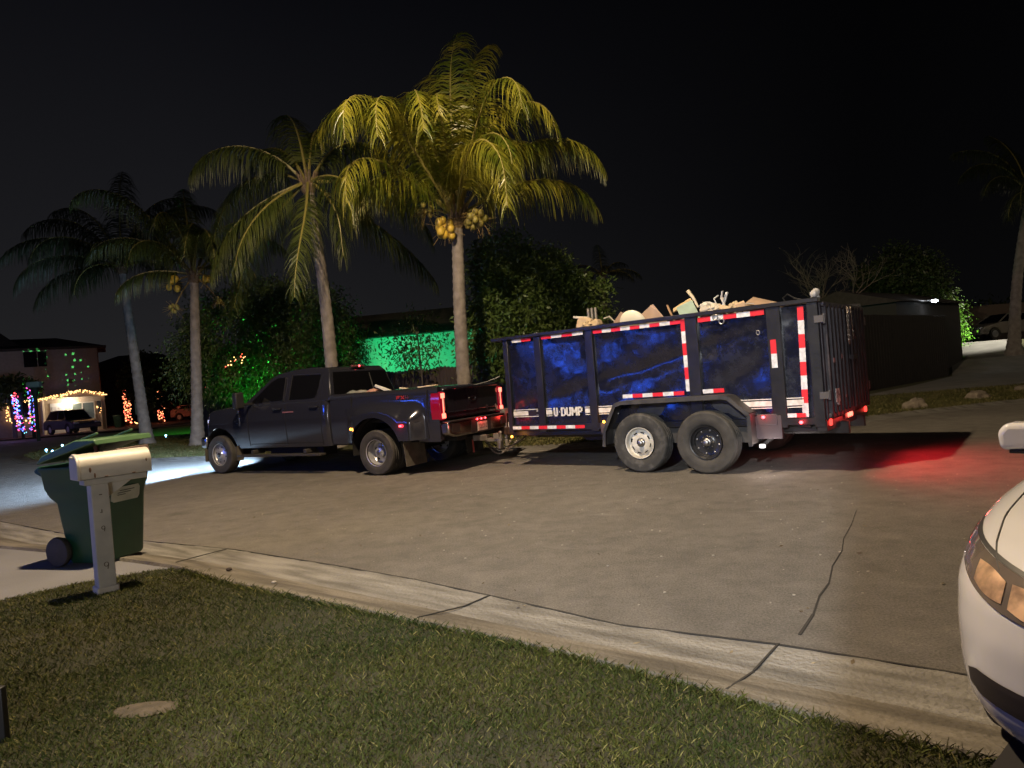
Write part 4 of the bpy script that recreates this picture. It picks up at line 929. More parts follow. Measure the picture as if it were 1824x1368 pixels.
V = []; rl_ = random.Random(5)
for k in range(130):
    x, y = rl_.uniform(-5, 4), rl_.uniform(3, 9)
    if y < 7.9-.95*(x+4): continue
    a = rl_.uniform(0, 6.3); s_ = rl_.uniform(.012, .030); d = Vector((math.cos(a), math.sin(a), 0))*s_; e = Vector((-math.sin(a), math.cos(a), 0))*s_*.35; b0 = Vector((x, y, .006))
    V.append([b0-d, b0+e+Vector((0, 0, .008*rl_.random())), b0+d+Vector((0, 0, .006)), b0-e])
lb_ = MB()
for q in V: lb_.add(q, [(0, 1, 2, 3)])
tag(lb_.build('leaves', mat('dry_leaf', (.06, .04, .02), .8, noise_s=3, col2=(.22, .18, .11), ramp=(.45, .55))), 'dry fallen leaves strewn thinly over the road', 'leaves', kind='stuff')
# ------------------------------------------------------------------ white car, parked nose-on at the right
WP = mat('white_car_paint', (.60, .60, .61), .22, coat=.8)
CA = R(220.6); car = empty('white_car', (1.72, 1.43, 0), CA, 1, 'white car parked at the right edge with its nose over the kerb', 'car')
def zprof(z):      # nose set-back at height z
    pts = [(.20, -.20), (.26, -.08), (.34, -.015), (.45, 0), (.58, -.005), (.68, -.03), (.76, -.09), (.83, -.19), (.89, -.36), (.95, -.66), (1.0, -1.0), (1.03, -1.3)]
    return float(np.interp(z, [p[0] for p in pts], [p[1] for p in pts]))
def wprof(z): return float(np.interp(z, [.20, .27, .40, .55, .70, .80, .88, .95, 1.0, 1.03], [.84, .90, .925, .93, .93, .915, .88, .82, .74, .55]))
def csurf(a, z, off=0):      # a: 0 right side far back .. 1 nose centre .. 2 left side far back
    w = wprof(z)+off; x0 = zprof(z)+off; s = -1 if a <= 1 else 1; q = a if a <= 1 else 2-a
    if q < .4: u = x0-2.4+(q/.4)*(2.4-.80); return (min(u, x0-.80), s*w, z)
    t = (q-.4)/.6*PI/2; p = .72
    return (x0-.80+.80*math.sin(t)**p, s*w*max(0, math.cos(t))**p, z)
zs = list(np.linspace(.20, .34, 6))+list(np.linspace(.38, .78, 16))+list(np.linspace(.80, 1.03, 16))
A_ = list(np.linspace(0, .4, 14))+list(np.linspace(.42, 1.58, 90))+list(np.linspace(1.6, 2, 14))
m = MB()
rows = [[csurf(a, z) for a in A_] for z in zs]
m.grid(rows)
m.add([rows[-1][i] for i in range(len(A_))], [tuple(range(len(A_)))])
# wheel arch cut: drop faces of the side panels round the front wheel
keep = [i for i, f in enumerate(m.f) if not (lambda c: abs(c.y) > .6 and (c.x+.92)**2+(c.z-.33)**2 < .37**2)(sum((Vector(m.v[k]) for k in f), Vector())/len(f))]
m.f = [m.f[i] for i in keep]; m.mi = [m.mi[i] for i in keep]
m.build('body', WP, car, angle=60)
def patch(name, fn, mt, na=40, nz_=10, off=.004):
    q = MB(); q.grid([[csurf(*fn(i/na, k/nz_), off) for i in range(na+1)] for k in range(nz_+1)]); return q.build(name, mt, car, angle=60)
def hlf(s):
    def f(i, k):
        a = .50+.34*i; zl = .792-.145*i-.02*math.sin(PI*i); zh = .842-.092*i+.006*math.sin(PI*i)
        if i < .12: zl += (.12-i)*.25
        z = zl+(zh-zl)*k; return (a if s > 0 else 2-a, z)
    return f
HLM = mat('headlamp_smoke', (.10, .085, .075), .12, 0, noise_s=6, col2=(.16, .13, .11), coat=1.0)
REF = mat('reflector_painted_glow', (.22, .14, .10), .30, .5, noise_s=16, col2=(.85, .56, .36), coat=1.0, ramp=(.3, .6))  # warm street lamp reflection painted into the reflector colour
for s in (1, -1):
    hd_ = patch('headlight', hlf(s), HLM)
    for (i0, i1, k0, k1) in ((.42, .66, .15, .82), (.70, 1.0, .12, .86)):
        rf_ = patch('reflector_glow', (lambda i, k, s=s, i0=i0, i1=i1, k0=k0, k1=k1: hlf(s)(i0+(i1-i0)*i, k0+(k1-k0)*(k*.8+.1+.1*math.sin(PI*i)*(2*k-1)))), REF, 16, 6, .007); rf_.parent = hd_
    def rim_(i, k, s=s):
        a, z = hlf(s)(i, 1); return (a, z+.012*k)
    patch('lamp_gap', rim_, BLK, 40, 2, .003)
    def fog(i, k, s=s):
        a = .615+.30*i; zl = .385+.0*i; zh = .468; r_ = .018*max(0, 1-min(i, 1-i)/.12); return (a if s > 0 else 2-a, zl+r_+(zh-zl-2*r_)*k)
    patch('fog_recess', fog, mat('fog_recess', (.02, .014, .013), .6), off=.003)
hs = MB()
for s in (1, -1):
    P = []
    for k in range(22):
        t = k/21; a = .70+(-.18)*t; z = .775+.235*t; P.append(csurf(a if s > 0 else 2-a, min(z, 1.02), .001))
    hs.tube(P, .0035, 5)
hs.build('bonnet_seam', BLK, car)
q = MB(); q.box((-1.2, 0, .16), (2.2, 1.5, .06)); q.box((-1.0, 0, .45), (1.2, 1.3, .5)); q.build('underbody', UNDER, car)
cb2 = MB(); ghp2 = [(-1.3, .98), (-2.1, 1.45), (-2.5, 1.5), (-3.4, 1.46), (-4.2, 1.0), (-4.4, .9), (-4.42, .4), (-2.0, .35), (-2.3, .9)]
cb2.prism([(-1.25, .96), (-2.0, 1.42), (-2.5, 1.48), (-3.4, 1.44), (-4.1, 1.02)], -.70, .70, 'y'); cb2.build('cabin', GLASS, car, bevel=.06)
cb3 = MB(); cb3.prism([(-1.9, .98), (-4.3, 1.0), (-4.45, .6), (-4.3, .28), (-1.9, .25)], -.92, .92, 'y'); cb3.build('rear_body', WP, car, bevel=.05)
for s, rr in ((1, False), (-1, True)): wheel(car, (-.92, s*.80, .33), rr, 'alloy', .33, .22)
for s in (1, -1):
    mm = MB(); mm.prism([(-.12, -.055), (.125, -.065), (.135, .02), (.10, .062), (-.06, .068), (-.13, .04)], -.07, .07, 'x')
    for i, v in enumerate(mm.v): mm.v[i] = (v[0]*(1 if v[1]*s < 0 else .8), v[1]*s*-1*-1, v[2]*(1.0 if v[1]*s < 0 else .95))
    mo = mm.build('wing_mirror', WP, car, loc=(-1.62, s*.90, 1.045), bevel=.034, seg=4)
    q = MB(); q.box((-.0, -s*.02, -.068), (.12, .22, .018)); q.bar((0, -s*.08, -.06), (0, -s*.22, -.10), .05, .03); q.build('mirror_base', BLK, mo, bevel=.004)

# ================================================================== PALMS
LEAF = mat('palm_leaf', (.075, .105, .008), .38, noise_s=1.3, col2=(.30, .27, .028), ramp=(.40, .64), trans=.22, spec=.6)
LEAFM = mat('palm_leaf_dimmed', (.036, .052, .008), .45, noise_s=1.2, col2=(.075, .088, .014), trans=.2, spec=.5)  # leaf colour lowered to stand in for weaker lamp light
LEAFD = mat('palm_leaf_unlit', (.016, .024, .005), .55, noise_s=1.2, col2=(.028, .036, .008), trans=.2, spec=.5)  # darkest leaf copy: the missing lamp light is put into its colour
RACH = mat('palm_rib', (.22, .19, .05), .5)
BARK = mat('palm_bark', (.17, .145, .125), .85, noise_s=5, col2=(.27, .24, .21), bump=.6, bump_s=18, detail=9)
HUSK = mat('palm_husk', (.10, .07, .04), .9, noise_s=9, col2=(.18, .13, .08), bump=.5, bump_s=30)
COCO = mat('coconut_yellow', (.66, .44, .05), .4, noise_s=6, col2=(.50, .36, .06)); COCOG = mat('coconut_green', (.24, .22, .04), .45, noise_s=6, col2=(.30, .24, .06))
FB = MB()
def frond(parent, az, e0, length, droop, curl=0.0, seed=0, leafm=None, density=1.0, leaf=.95, hang=.65, r0=.05, tip_e=-88, pw=1.45):
    rg = np.random.default_rng(seed+1); n = 26; ds = length/(n-1)
    pts = [np.zeros(3)]; dirs = []; a = R(az)
    for i in range(n):
        t = i/(n-1); e = max(e0-droop*(t**pw), tip_e); aa = a+R(curl)*t*t
        d = np.array([math.cos(R(e))*math.cos(aa), math.cos(R(e))*math.sin(aa), math.sin(R(e))]); dirs.append(d)
        if i < n-1: pts.append(pts[-1]+d*ds)
    pts = np.array(pts); dirs = np.array(dirs)
    rb_ = MB(); rb_.tube([tuple(p) for p in pts], [max(.006, r0*(1-.9*i/(n-1))) for i in range(n)], 5)
    nl = int(length/.042*density); V = []; Fc = []
    for k in range(nl):
        t = .17+.83*(k+rg.uniform(-.3, .3))/nl
        if t < .15 or t > .995: continue
        x = t*(n-1); i = int(x); f = x-i; p = pts[i]*(1-f)+pts[min(i+1, n-1)]*f; d = dirs[i]*(1-f)+dirs[min(i+1, n-1)]*f; d /= np.linalg.norm(d)
        side = np.cross(d, [0, 0, 1.0]); ns = np.linalg.norm(side); side = side/ns if ns > .15 else np.array([-math.sin(a), math.cos(a), 0])
        upv = np.cross(side, d)
        ll = leaf*(math.sin(PI*min(1, .13+t*.80))**.6)*rg.uniform(.85, 1.08); ll = max(ll, .25)
        wd = .036*rg.uniform(.8, 1.1)
        for s in (1, -1):
            if rg.uniform() < .04: continue
            ld_ = side*s*rg.uniform(.75, .95)+d*rg.uniform(.35, .75)*(.5+t)+upv*.12; ld_ /= np.linalg.norm(ld_)
            q = p.copy(); m_ = 5; hg = hang*rg.uniform(.55, 1.5); cur = ld_.copy(); pl_ = [q.copy()]
            for j in range(m_-1):
                cur = cur+np.array([0, 0, -1.0])*hg*(.55+.5*j); cur /= np.linalg.norm(cur); q = q+cur*ll/(m_-1); pl_.append(q.copy())
            wv = d*.85+upv*.3*rg.uniform(-1, 1); wv /= np.linalg.norm(wv); o = len(V)
            for j, pp in enumerate(pl_):
                ww = wd*(1-(j/(m_-1))**2*.92)*.5; V += [pp-wv*ww, pp+wv*ww]
            for j in range(m_-1): Fc.append((o+2*j, o+2*j+1, o+2*j+3, o+2*j+2))
    rib = rb_.build('frond', RACH, parent)
    fast('leaflets', np.array(V), np.array(Fc), leafm or LEAF, rib)
    return rib
def trunk_mesh(base, top, r0, r1, bend=(0, 0)):
    m = MB(); P = []; Rr = []; n = 90; b, t = Vector(base), Vector(top)
    for i in range(n+1):
        q = i/n; p = b.lerp(t, q)+Vector((bend[0], bend[1], 0))*math.sin(PI*q); ring = .06*(1 if i % 3 == 0 else -.25)
        fl_ = 1+.75*math.exp(-q*16); P.append(p); Rr.append((r0*(1-q)+r1*q)*fl_*(1+ring+.03*noise.noise((i*.4, r0*90, 0))))
    m.tube(P, Rr, 18); return m
def palm(loc, top, r0, r1, fronds, label, leafm=None, bend=(0, 0), nuts=(), leaf=.95, density=1.0, group=None, seed=0, hang=.65, pw=1.45):
    root = empty('palm_tree', loc, 0, 1, label, 'palm tree', group); L_ = Vector(loc)
    tp_ = Vector(top)-L_
    trunk_mesh((0, 0, -.1), tp_, r0, r1, bend).build('trunk', BARK, root)
    cr_ = empty('crown', tp_); cr_.parent = root
    bs_ = MB()
    for k in range(14):
        a = k*2.4; bs_.tube([(0, 0, -.15), (.16*math.cos(a), .16*math.sin(a), .05), (.28*math.cos(a), .28*math.sin(a), .38)], [.06, .05, .02], 6)
    bs_.ball((0, 0, -.05), .20, 10, 8); bs_.build('husk', HUSK, root, loc=tp_)
    for i, fd in enumerate(fronds):
        fo = frond(root, *fd[:5], seed=seed+i, leafm=leafm, leaf=leaf, density=density, hang=hang, pw=fd[5] if len(fd) > 5 else pw); fo.location = tp_+Vector((.08*math.cos(R(fd[0])), .08*math.sin(R(fd[0])), .12))
    bpy.data.objects.remove(cr_)
    for (c, n_, rad, m_, sz) in nuts:
        q = MB(); rr = random.Random(n_+seed)
        for k in range(n_):
            v = Vector((rr.gauss(0, 1), rr.gauss(0, 1), rr.gauss(0, 1))).normalized()*rad*rr.uniform(.55, 1); q.ball((c[0]+v.x, c[1]+v.y, c[2]+v.z*1.1), sz*rr.uniform(.85, 1.1), 12, 8, squash=(1, 1, 1.18))
        qo = q.build('coconut_bunch', m_, root, loc=tp_)
        s_ = MB()
        for k in range(26):
            v = Vector((rr.gauss(0, 1), rr.gauss(0, 1), rr.gauss(-.2, .8))).normalized(); s_.tube([tuple(Vector(c)+v*rad*.3), tuple(Vector(c)+v*(rad*1.1+rr.uniform(.1, .25))+Vector((0, 0, -.06)))], [.006, .003], 4)
        s_.tube([(0, 0, .1), tuple(Vector(c)*.6+Vector((0, 0, .12))), c], [.03, .025, .02], 6); s_.build('stalk', mat('coco_stalk', (.28, .19, .06), .7), qo)
    return root
# azimuth 0 = right of the picture, 90 = away, 180 = left, 270 = towards the camera
FA = [(242.6, 48, 5.0, 176, 30, 3.0), (236, 46, 5.3, 176, 22, 3.1), (178, 66, 5.2, 150, -20, 3.0), (248, 60, 5.0, 176, 60, 2.3), (-65, 50, 4.9, 177, 10, 3.5), (282, 32, 5.0, 174, 38, 2.3), (292, 44, 4.2, 170, 20, 2.3),
      (352, 52, 4.5, 128, 0, 1.9), (81, 75, 5.3, 150, 30, 3.3), (228, 28, 4.3, 168, 22, 3.2), (214, 42, 3.5, 160, -25, 1.9), (37, 82, 4.7, 158, -8, 1.4), (55, 81, 5.3, 50, -4, 3.0), (77, 88, 5.1, 40, -14, 3.2), (100, 84, 5.0, 70, 10, 2.6), (12, 32, 4.0, 100, 0, 2.0), (-40, 64, 4.4, 160, 8, 2.4), (262, 76, 4.2, 170, 20, 2.2)]
palm((-1.16, 16.82, 0), (-1.02, 17.0, 5.42), .185, .135, FA, 'tall coconut palm behind the hitch with the brightest crown and yellow coconuts', bend=(-.05, 0),
     nuts=[((-.26, -.42, -.22), 15, .24, COCO, .098), ((.42, -.34, .02), 13, .27, COCOG, .082), ((-.70, -.22, .26), 10, .20, COCOG, .07), ((.62, -.30, -.10), 9, .16, COCOG, .08), ((-.02, -.40, .55), 9, .20, COCOG, .06)], leaf=1.2, density=.88, seed=10, hang=.62, pw=2.6)
FBp = [(154, 32, 4.4, 106, -5, 1.15), (150, -24, 4.7, 40, -15, 1.5), (336, -38, 2.4, 80, -10, 1.3), (34, -30, 4.4, 34, -20, 2.6), (282, -38, 4.6, 50, -30, 2.8), (16, 4, 3.9, 85, 0, 1.5), (318, 0, 3.2, 90, 0, 1.4), (190, -20, 3.6, 60, 0, 1.5), (230, -30, 3.4, 50, 0, 1.6),
      (140, 60, 3.6, 110, 0), (90, 72, 3.8, 90, 0), (50, 60, 3.8, 110, 0), (195, 50, 3.4, 120, 0), (120, 78, 3.8, 80, 0)]
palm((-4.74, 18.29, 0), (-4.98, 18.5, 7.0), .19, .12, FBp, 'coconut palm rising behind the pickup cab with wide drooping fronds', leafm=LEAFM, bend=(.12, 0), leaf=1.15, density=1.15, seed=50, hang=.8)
FC = [(301, 60, 4.6, 143, -40, 1.2), (-60, 34, 4.6, 145, 15, 2.2), (270, 70, 3.6, 160, 0, 2.0), (221, 60, 4.8, 136, 0, 3.0), (120, 72, 5.0, 88, -10, 2.8), (200, 50, 3.6, 110, 0), (170, 50, 3.6, 110, 0), (60, 66, 4.0, 100, 0), (20, 50, 3.6, 110, 0), (245, 50, 3.0, 140, 0), (340, 20, 2.8, 90, 0), (210, 10, 2.6, 80, 0)]
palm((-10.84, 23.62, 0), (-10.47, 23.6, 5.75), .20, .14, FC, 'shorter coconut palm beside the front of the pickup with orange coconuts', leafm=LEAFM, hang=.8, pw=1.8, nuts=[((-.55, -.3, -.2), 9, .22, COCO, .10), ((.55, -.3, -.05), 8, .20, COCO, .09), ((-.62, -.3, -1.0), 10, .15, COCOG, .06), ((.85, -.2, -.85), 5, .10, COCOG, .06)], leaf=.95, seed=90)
FD = [(180, 62, 4.6, 110, 0), (200, 40, 4.4, 100, 0), (215, 20, 4.0, 100, 0), (160, 70, 4.8, 95, 0), (240, 40, 3.8, 120, 0), (280, 30, 3.6, 115, 0), (320, 40, 4.0, 110, 0), (350, 50, 4.4, 110, 0), (20, 66, 4.6, 95, 0), (60, 74, 4.8, 80, 0), (110, 82, 5.0, 50, 0), (190, 5, 3.6, 80, 0), (335, 5, 3.6, 80, 0), (260, 0, 3.0, 85, 0)]
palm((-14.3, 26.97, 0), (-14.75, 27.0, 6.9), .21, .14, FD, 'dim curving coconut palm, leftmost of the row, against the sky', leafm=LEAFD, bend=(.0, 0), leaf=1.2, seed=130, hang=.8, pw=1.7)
FE = [(200, 40, 3.6, 115, 0), (225, 20, 3.2, 115, 0), (180, 62, 4.0, 120, 0), (160, 74, 4.2, 90, 0), (250, 50, 3.4, 140, 0), (210, 0, 2.8, 90, 0), (100, 80, 4, 50, 0), (20, 60, 4, 90, 0), (300, 40, 3.6, 110, 0), (340, 60, 4, 100, 0)]
palm((23.9, 33.0, hill_z(23.9, 33.0)), (25.2, 33.0, 8.2), .26, .16, FE, 'pale trunked palm at the right beside the far parked car', leafm=LEAFD, leaf=1.0, seed=170, bend=(-.2, 0))
FF = [(0, 20, 2.6, 70, 0), (180, 20, 2.6, 70, 0), (40, 45, 2.6, 70, 0), (140, 45, 2.6, 70, 0), (90, 80, 2.6, 50, 0), (220, 10, 2.4, 70, 0), (320, 10, 2.4, 70, 0), (270, 30, 2.4, 90, 0)]
palm((6.2, 45, 0), (6.4, 45, 7.6), .3, .22, FF, 'small far palm silhouette over the front half of the trailer', leafm=LEAFD, leaf=.9, seed=210, density=.6)

# ================================================================== TREES AND HEDGES
def leafy(name, loc, label, cat, trunkpts, blobs, nclump, per, ls, m, droop=.5, group=None, limb=None, seed=1, spread=.28, aspect=.45):
    root = empty(name, loc, 0, 1, label, cat, group); rg = np.random.default_rng(seed)
    tm = MB()
    for pts, r0, r1 in trunkpts: tm.tube(pts, list(np.linspace(r0, r1, len(pts))), 8)
    if trunkpts: tm.build('trunk', mat('tree_bark', (.06, .05, .04), .9, noise_s=6, col2=(.10, .085, .07), bump=.4), root)
    C = []; S = []
    wts = np.array([b[1][0]*b[1][1]*b[1][2] for b in blobs])**.67; wts /= wts.sum()
    for bi, (c, r) in enumerate(blobs):
        k = int(nclump*wts[bi]); v = rg.normal(size=(k, 3)); v /= np.linalg.norm(v, axis=1)[:, None]; rad = rg.uniform(.55, 1.05, (k, 1))**.7
        C.append(np.array(c)+v*rad*np.array(r)); S.append(v)
    C = np.concatenate(C); S = np.concatenate(S); n = len(C)*per
    cc = np.repeat(C, per, 0); ss = np.repeat(S, per, 0)
    p = cc+rg.normal(size=(n, 3))*spread*np.array([1, 1, .75])
    d = ss*.5+rg.normal(size=(n, 3))*.6+np.array([0, 0, -droop]); d /= np.linalg.norm(d, axis=1)[:, None]
    sd = np.cross(d, rg.normal(size=(n, 3))); sd /= np.linalg.norm(sd, axis=1)[:, None]
    L_ = (ls*rg.uniform(.6, 1.25, n))[:, None]; W_ = L_*aspect*.5
    V = np.empty((n, 4, 3)); V[:, 0] = p; V[:, 1] = p+d*L_*.45+sd*W_; V[:, 2] = p+d*L_; V[:, 3] = p+d*L_*.45-sd*W_
    fast('crown', V.reshape(-1, 3), np.arange(n*4).reshape(n, 4), m, root)
    return root
LF1 = mat('hedge_leaf', (.035, .065, .012), .5, noise_s=1.5, col2=(.06, .09, .02), trans=.2, spec=.5)
LF2 = mat('tree_leaf', (.030, .055, .012), .5, noise_s=1.5, col2=(.055, .075, .018), trans=.2, spec=.5)
LF4 = mat('tree_leaf_light', (.07, .13, .028), .45, noise_s=1.1, col2=(.12, .17, .04), trans=.2, spec=.5)
LF3 = mat('shrub_leaf', (.07, .10, .02), .5, noise_s=2, col2=(.11, .13, .03), trans=.2, spec=.5)
leafy('bushy_tree', (-8.6, 25.5, 0), 'broad dense tree behind the pickup with green lit leaves', 'tree', [([(0, 0, 0), (.1, 0, 1.2), (-.4, 0, 3)], .2, .1), ([(.1, 0, 1.2), (1.4, 0, 3.6)], .12, .06)],
      [((-1.4, 0, 3.5), (2.2, 1.6, 1.9)), ((.9, .2, 3.6), (2.1, 1.6, 2.0)), ((1.9, .2, 3.0), (1.2, 1.2, 1.7)), ((-2.2, -.3, 2.6), (1.3, 1.1, 1.1)), ((0, -.5, 2.3), (2.4, 1.0, .9)), ((-.2, 0, 5.0), (1.2, 1.1, .8))], 2100, 30, .15, LF1, droop=.9, seed=3, aspect=.32)
leafy('leafy_tree', (.62, 20.6, 0), 'dark leafy tree right of the bright palm, behind the trailer front', 'tree', [([(0, 0, 0), (0, 0, 1.5), (.1, 0, 3.6)], .16, .08)],
      [((-.4, 0, 3.7), (1.4, 1.2, 1.5)), ((.8, .1, 3.6), (1.3, 1.1, 1.0)), ((-.6, 0, 4.9), (.8, .9, .9)), ((.5, 0, 4.7), (.7, .7, .6)), ((1.6, 0, 3.9), (.8, .7, .4)), ((1.6, 0, 3.0), (.7, .7, .5)), ((-.9, -.3, 2.4), (1.0, .8, .8)), ((.2, 0, 2.4), (1.3, .9, .8))], 620, 46, .17, LF4, droop=.30, seed=5, aspect=.34, spread=.22)
leafy('small_tree', (-2.95, 22.6, 0), 'slim young tree in front of the green lit wall', 'tree', [([(0, 0, 0), (.05, 0, 1.6), (0, 0, 3.4)], .05, .02), ([(0, 0, 1.8), (.6, 0, 2.8)], .02, .01), ([(0, 0, 1.9), (-.6, 0, 3.0)], .02, .01)],
      [((0, 0, 2.5), (.75, .5, .55)), ((.45, 0, 3.0), (.55, .4, .35)), ((-.5, 0, 3.1), (.5, .4, .35)), ((-.1, 0, 3.6), (.4, .3, .3)), ((-.8, 0, 2.4), (.25, .25, .2))], 80, 15, .17, LF3, droop=.4, seed=7, aspect=.32)
leafy('shrub', (.15, 21.0, 0), 'yellow green shrub between the palm trunk and the trailer nose', 'shrub', [([(0, 0, 0), (0, 0, 2)], .05, .03)], [((0, 0, 2.3), (.35, .3, .8)), ((-.7, .2, 2.5), (.3, .3, .5))], 70, 18, .15, LF3, seed=8)
# bare tree over the rear of the trailer
bt = empty('bare_tree', (14.9, 32, 0), 0, 1, 'bare branching tree behind the rear of the trailer', 'tree')
bm_ = MB(); rr = random.Random(4)
def branch(p, d, L_, r, k):
    pts = [Vector(p)]; dd = Vector(d).normalized()
    for i in range(4):
        dd = (dd+Vector((rr.gauss(0, .13), rr.gauss(0, .13), rr.gauss(.02, .09)))).normalized(); pts.append(pts[-1]+dd*L_/4)
    bm_.tube(pts, list(np.linspace(r, r*.55, 5)), 5)
    if k > 0:
        for j in range(rr.choice((2, 3, 3))):
            q = pts[rr.choice((2, 3, 4, 4))]; nd = (dd+Vector((rr.gauss(0, .55), rr.gauss(0, .55), rr.gauss(.1, .35)))).normalized(); branch(q, nd, L_*rr.uniform(.6, .85), r*.55, k-1)
bm_.tube([(0, 0, 0), (.05, 0, 1.6), (0, 0, 3.2)], [.2, .16, .12], 8)
for a in (0, 1.1, 2.1, 3.1, 4.2, 5.2): branch((0, 0, 3.1), (math.cos(a)*.9, math.sin(a)*.9, .75), 1.45, .06, 4)
bm_.build('trunk', mat('bare_bark', (.16, .13, .10), .85), bt)
leafy('round_tree', (21.6, 38, hill_z(21.6, 38)), 'dark round tree beyond the enclosure roof', 'tree', [([(0, 0, 0), (0, 0, 3)], .2, .12)], [((0, 0, 4.3), (2.0, 1.8, 1.6)), ((1.2, 0, 3.6), (1.3, 1.2, 1.3)), ((-1.0, 0, 4.0), (1.2, 1.2, 1.0))], 420, 22, .22, LF2, seed=12)
leafy('lit_bush', (24.0, 37.5, hill_z(24.0, 37.5)), 'bright green floodlit bush beside the pavement at the right', 'bush', [([(0, 0, 0), (0, 0, 1)], .05, .03)], [((0, 0, .75), (.55, .5, .75)), ((-.1, 0, 1.9), (.6, .5, .6))], 110, 22, .13, mat('bush_leaf', (.06, .13, .02), .5, trans=.25, col2=(.08, .16, .02), noise_s=3), seed=14)
leafy('distant_woods', (14, 62, 0), 'dark mass of trees along the far skyline', 'woods', [], [((x_, rr.uniform(-3, 3), rr.uniform(1.5, 3.0)), (4.2, 2.5, rr.uniform(2.2, 3.6))) for x_ in range(-16, 44, 4)], 1500, 20, .5, LF2, seed=15, spread=.6)['kind'] = 'stuff'
leafy('leafy_tree', (-30.6, 58, 0), 'dark drooping tree right of the two storey house', 'tree', [([(0, 0, 0), (0, 0, 3)], .2, .12)], [((0, 0, 4.4), (1.3, 1.2, 1.5)), ((-.7, 0, 3.5), (.8, .8, 1.1)), ((.9, 0, 3.0), (1.2, 1.0, 1.5))], 420, 22, .32, LF2, seed=16, spread=.35)
leafy('low_palm_shrub', (-35.6, 49.5, 0), 'dark spreading shrub in front of the left house window', 'shrub', [([(0, 0, 0), (0, 0, 2.6)], .15, .1)], [((0, 0, 3.6), (1.3, 1.0, .6)), ((-1.7, 0, 3.2), (1.3, 1.0, .7)), ((.8, 0, 3.4), (.7, .7, .4))], 220, 22, .34, LF2, seed=17, spread=.3)

# ================================================================== FENCES AND BUILDINGS
def fence(name, a, b, h, label, m, pick=.14, top='scallop', z0=0):
    root = empty(name, (a[0], a[1], z0), math.atan2(b[1]-a[1], b[0]-a[0]), 1, label, 'fence'); L_ = math.dist(a, b); n = int(L_/pick); pn_ = MB()
    for i in range(n):
        x = (i+.5)*L_/n; hh_ = h+(.03*math.cos(i*2*PI/8) if top == 'scallop' else 0)+.008*noise.noise((i*.7, 1, 0))
        w_ = pick*.46; j = .004*(i % 2)
        pn_.prism([(x-w_, .04), (x+w_, .04), (x+w_, hh_-.03), (x+w_*.4, hh_), (x-w_*.4, hh_), (x-w_, hh_-.03)], -.012+j, .012+j, 'y')
    pn_.build('pickets', m, root, smooth=False)
    rl = MB()
    for z in (.3, h*.5, h-.25): rl.box((L_/2, .035, z), (L_, .04, .08))
    rl.build('rail', m, root, smooth=False)
    for i in range(int(L_/2.4)+1):
        q = MB(); q.box((min(L_, i*2.4), .06, h/2), (.09, .09, h)); q.build('post', m, root, smooth=False)
    return root
FM = mat('fence_brown', (.050, .036, .034), .75, noise_s=2, col2=(.075, .056, .05), bump=.1, bump_s=20)
FM2 = mat('fence_dark', (.018, .013, .012), .8, noise_s=2, col2=(.028, .020, .018), bump=.2, bump_s=25)
fence('picket_fence', (-12.5, 27.9), (.3, 21.75), 2.05, 'brown board fence with a wavy top behind the pickup', FM)
fence('picket_fence', (.3, 21.75), (3.4, 20.3), 2.12, 'brown fence section passing behind the nose of the trailer', FM, top='flat')
fence('board_fence', (8.6, 20.6), (19.1, 30.4), 2.72, 'tall dark board fence right of the trailer gate', FM2, top='flat')
fence('board_fence', (19.1, 30.4), (21.3, 34.0), 2.72, 'dark fence return running back from the corner toward the lit bush', FM2, top='flat')
WALL = mat('stucco_green', (.42, .46, .42), .8, noise_s=10, col2=(.52, .55, .50), bump=.35, bump_s=45)
ROOF = mat('roof_tile', (.035, .025, .022), .8, noise_s=6, col2=(.06, .045, .04), bump=.4, bump_s=12)
hs_ = empty('house', (-3.2, 32, 0), R(-8), 1, 'low house behind the fence, its wall lit green', 'house')
q = MB(); q.box((0, 2, 1.9), (9.0, 6.0, 3.8)); q.build('wall', WALL, hs_, smooth=False)
q = MB(); q.prism([(-1.7, 3.78), (6, 3.78), (2.2, 5.2)], -4.9, 4.9, 'x'); q.build('roof', ROOF, hs_, smooth=False)
lamp('green_wall_light', 'SPOT', (-6.1, 27.6, 2.9), 700, (.04, 1.0, .32), aim=(-4.2, 29.4, 2.9), size=.08, spot=130, blend=.7)
lamp('green_wash', 'SPOT', (-3.4, 26.6, 1.2), 230, (.05, 1.0, .45), aim=(-2.4, 29.5, 3.0), size=.08, spot=120, blend=.8)
# flood lamp + low dark building at right
bh = empty('shed', (17.6, 33.0, 0), R(40), 1, 'low dark building with a shallow roof behind the tall fence', 'building')
q = MB(); q.box((0, 0, 1.7), (7.5, 4.5, 3.4)); q.build('wall', mat('shed_wall', (.035, .030, .028), .8), bh, smooth=False)
q = MB(); q.prism([(-2.6, 3.38), (2.6, 3.38), (0, 4.15)], -4.0, 4.0, 'x'); q.build('roof', ROOF, bh, smooth=False)
q = MB(); q.ball((0, 0, 0), .085, 12, 8, squash=(1.7, .8, .7)); fo = q.build('flood_lamp', emit('flood_lit', (.85, .95, 1.0), 30), loc=(18.4, 29.86, 3.36)); tag(fo, 'small bright white flood lamp above the tall dark fence', 'lamp')
q = MB(); q.tube([(0, .12, .05), (0, .5, .05)], .03, 6); q.build('lamp_arm', BLK, fo)
lamp('flood_light', 'SPOT', (18.5, 30.3, 3.45), 25, (.85, .93, 1.0), aim=(22, 36, 0), size=.08, spot=150, blend=.5)
lamp('flood_back', 'POINT', (18.3, 30.5, 3.55), 6, (.85, .93, 1.0), size=.08)
lamp('bush_light', 'SPOT', (24.6, 35.9, 1.5), 600, (.6, 1.0, .25), aim=(24.2, 37.5, 2.2), size=.05, spot=75, blend=.5)
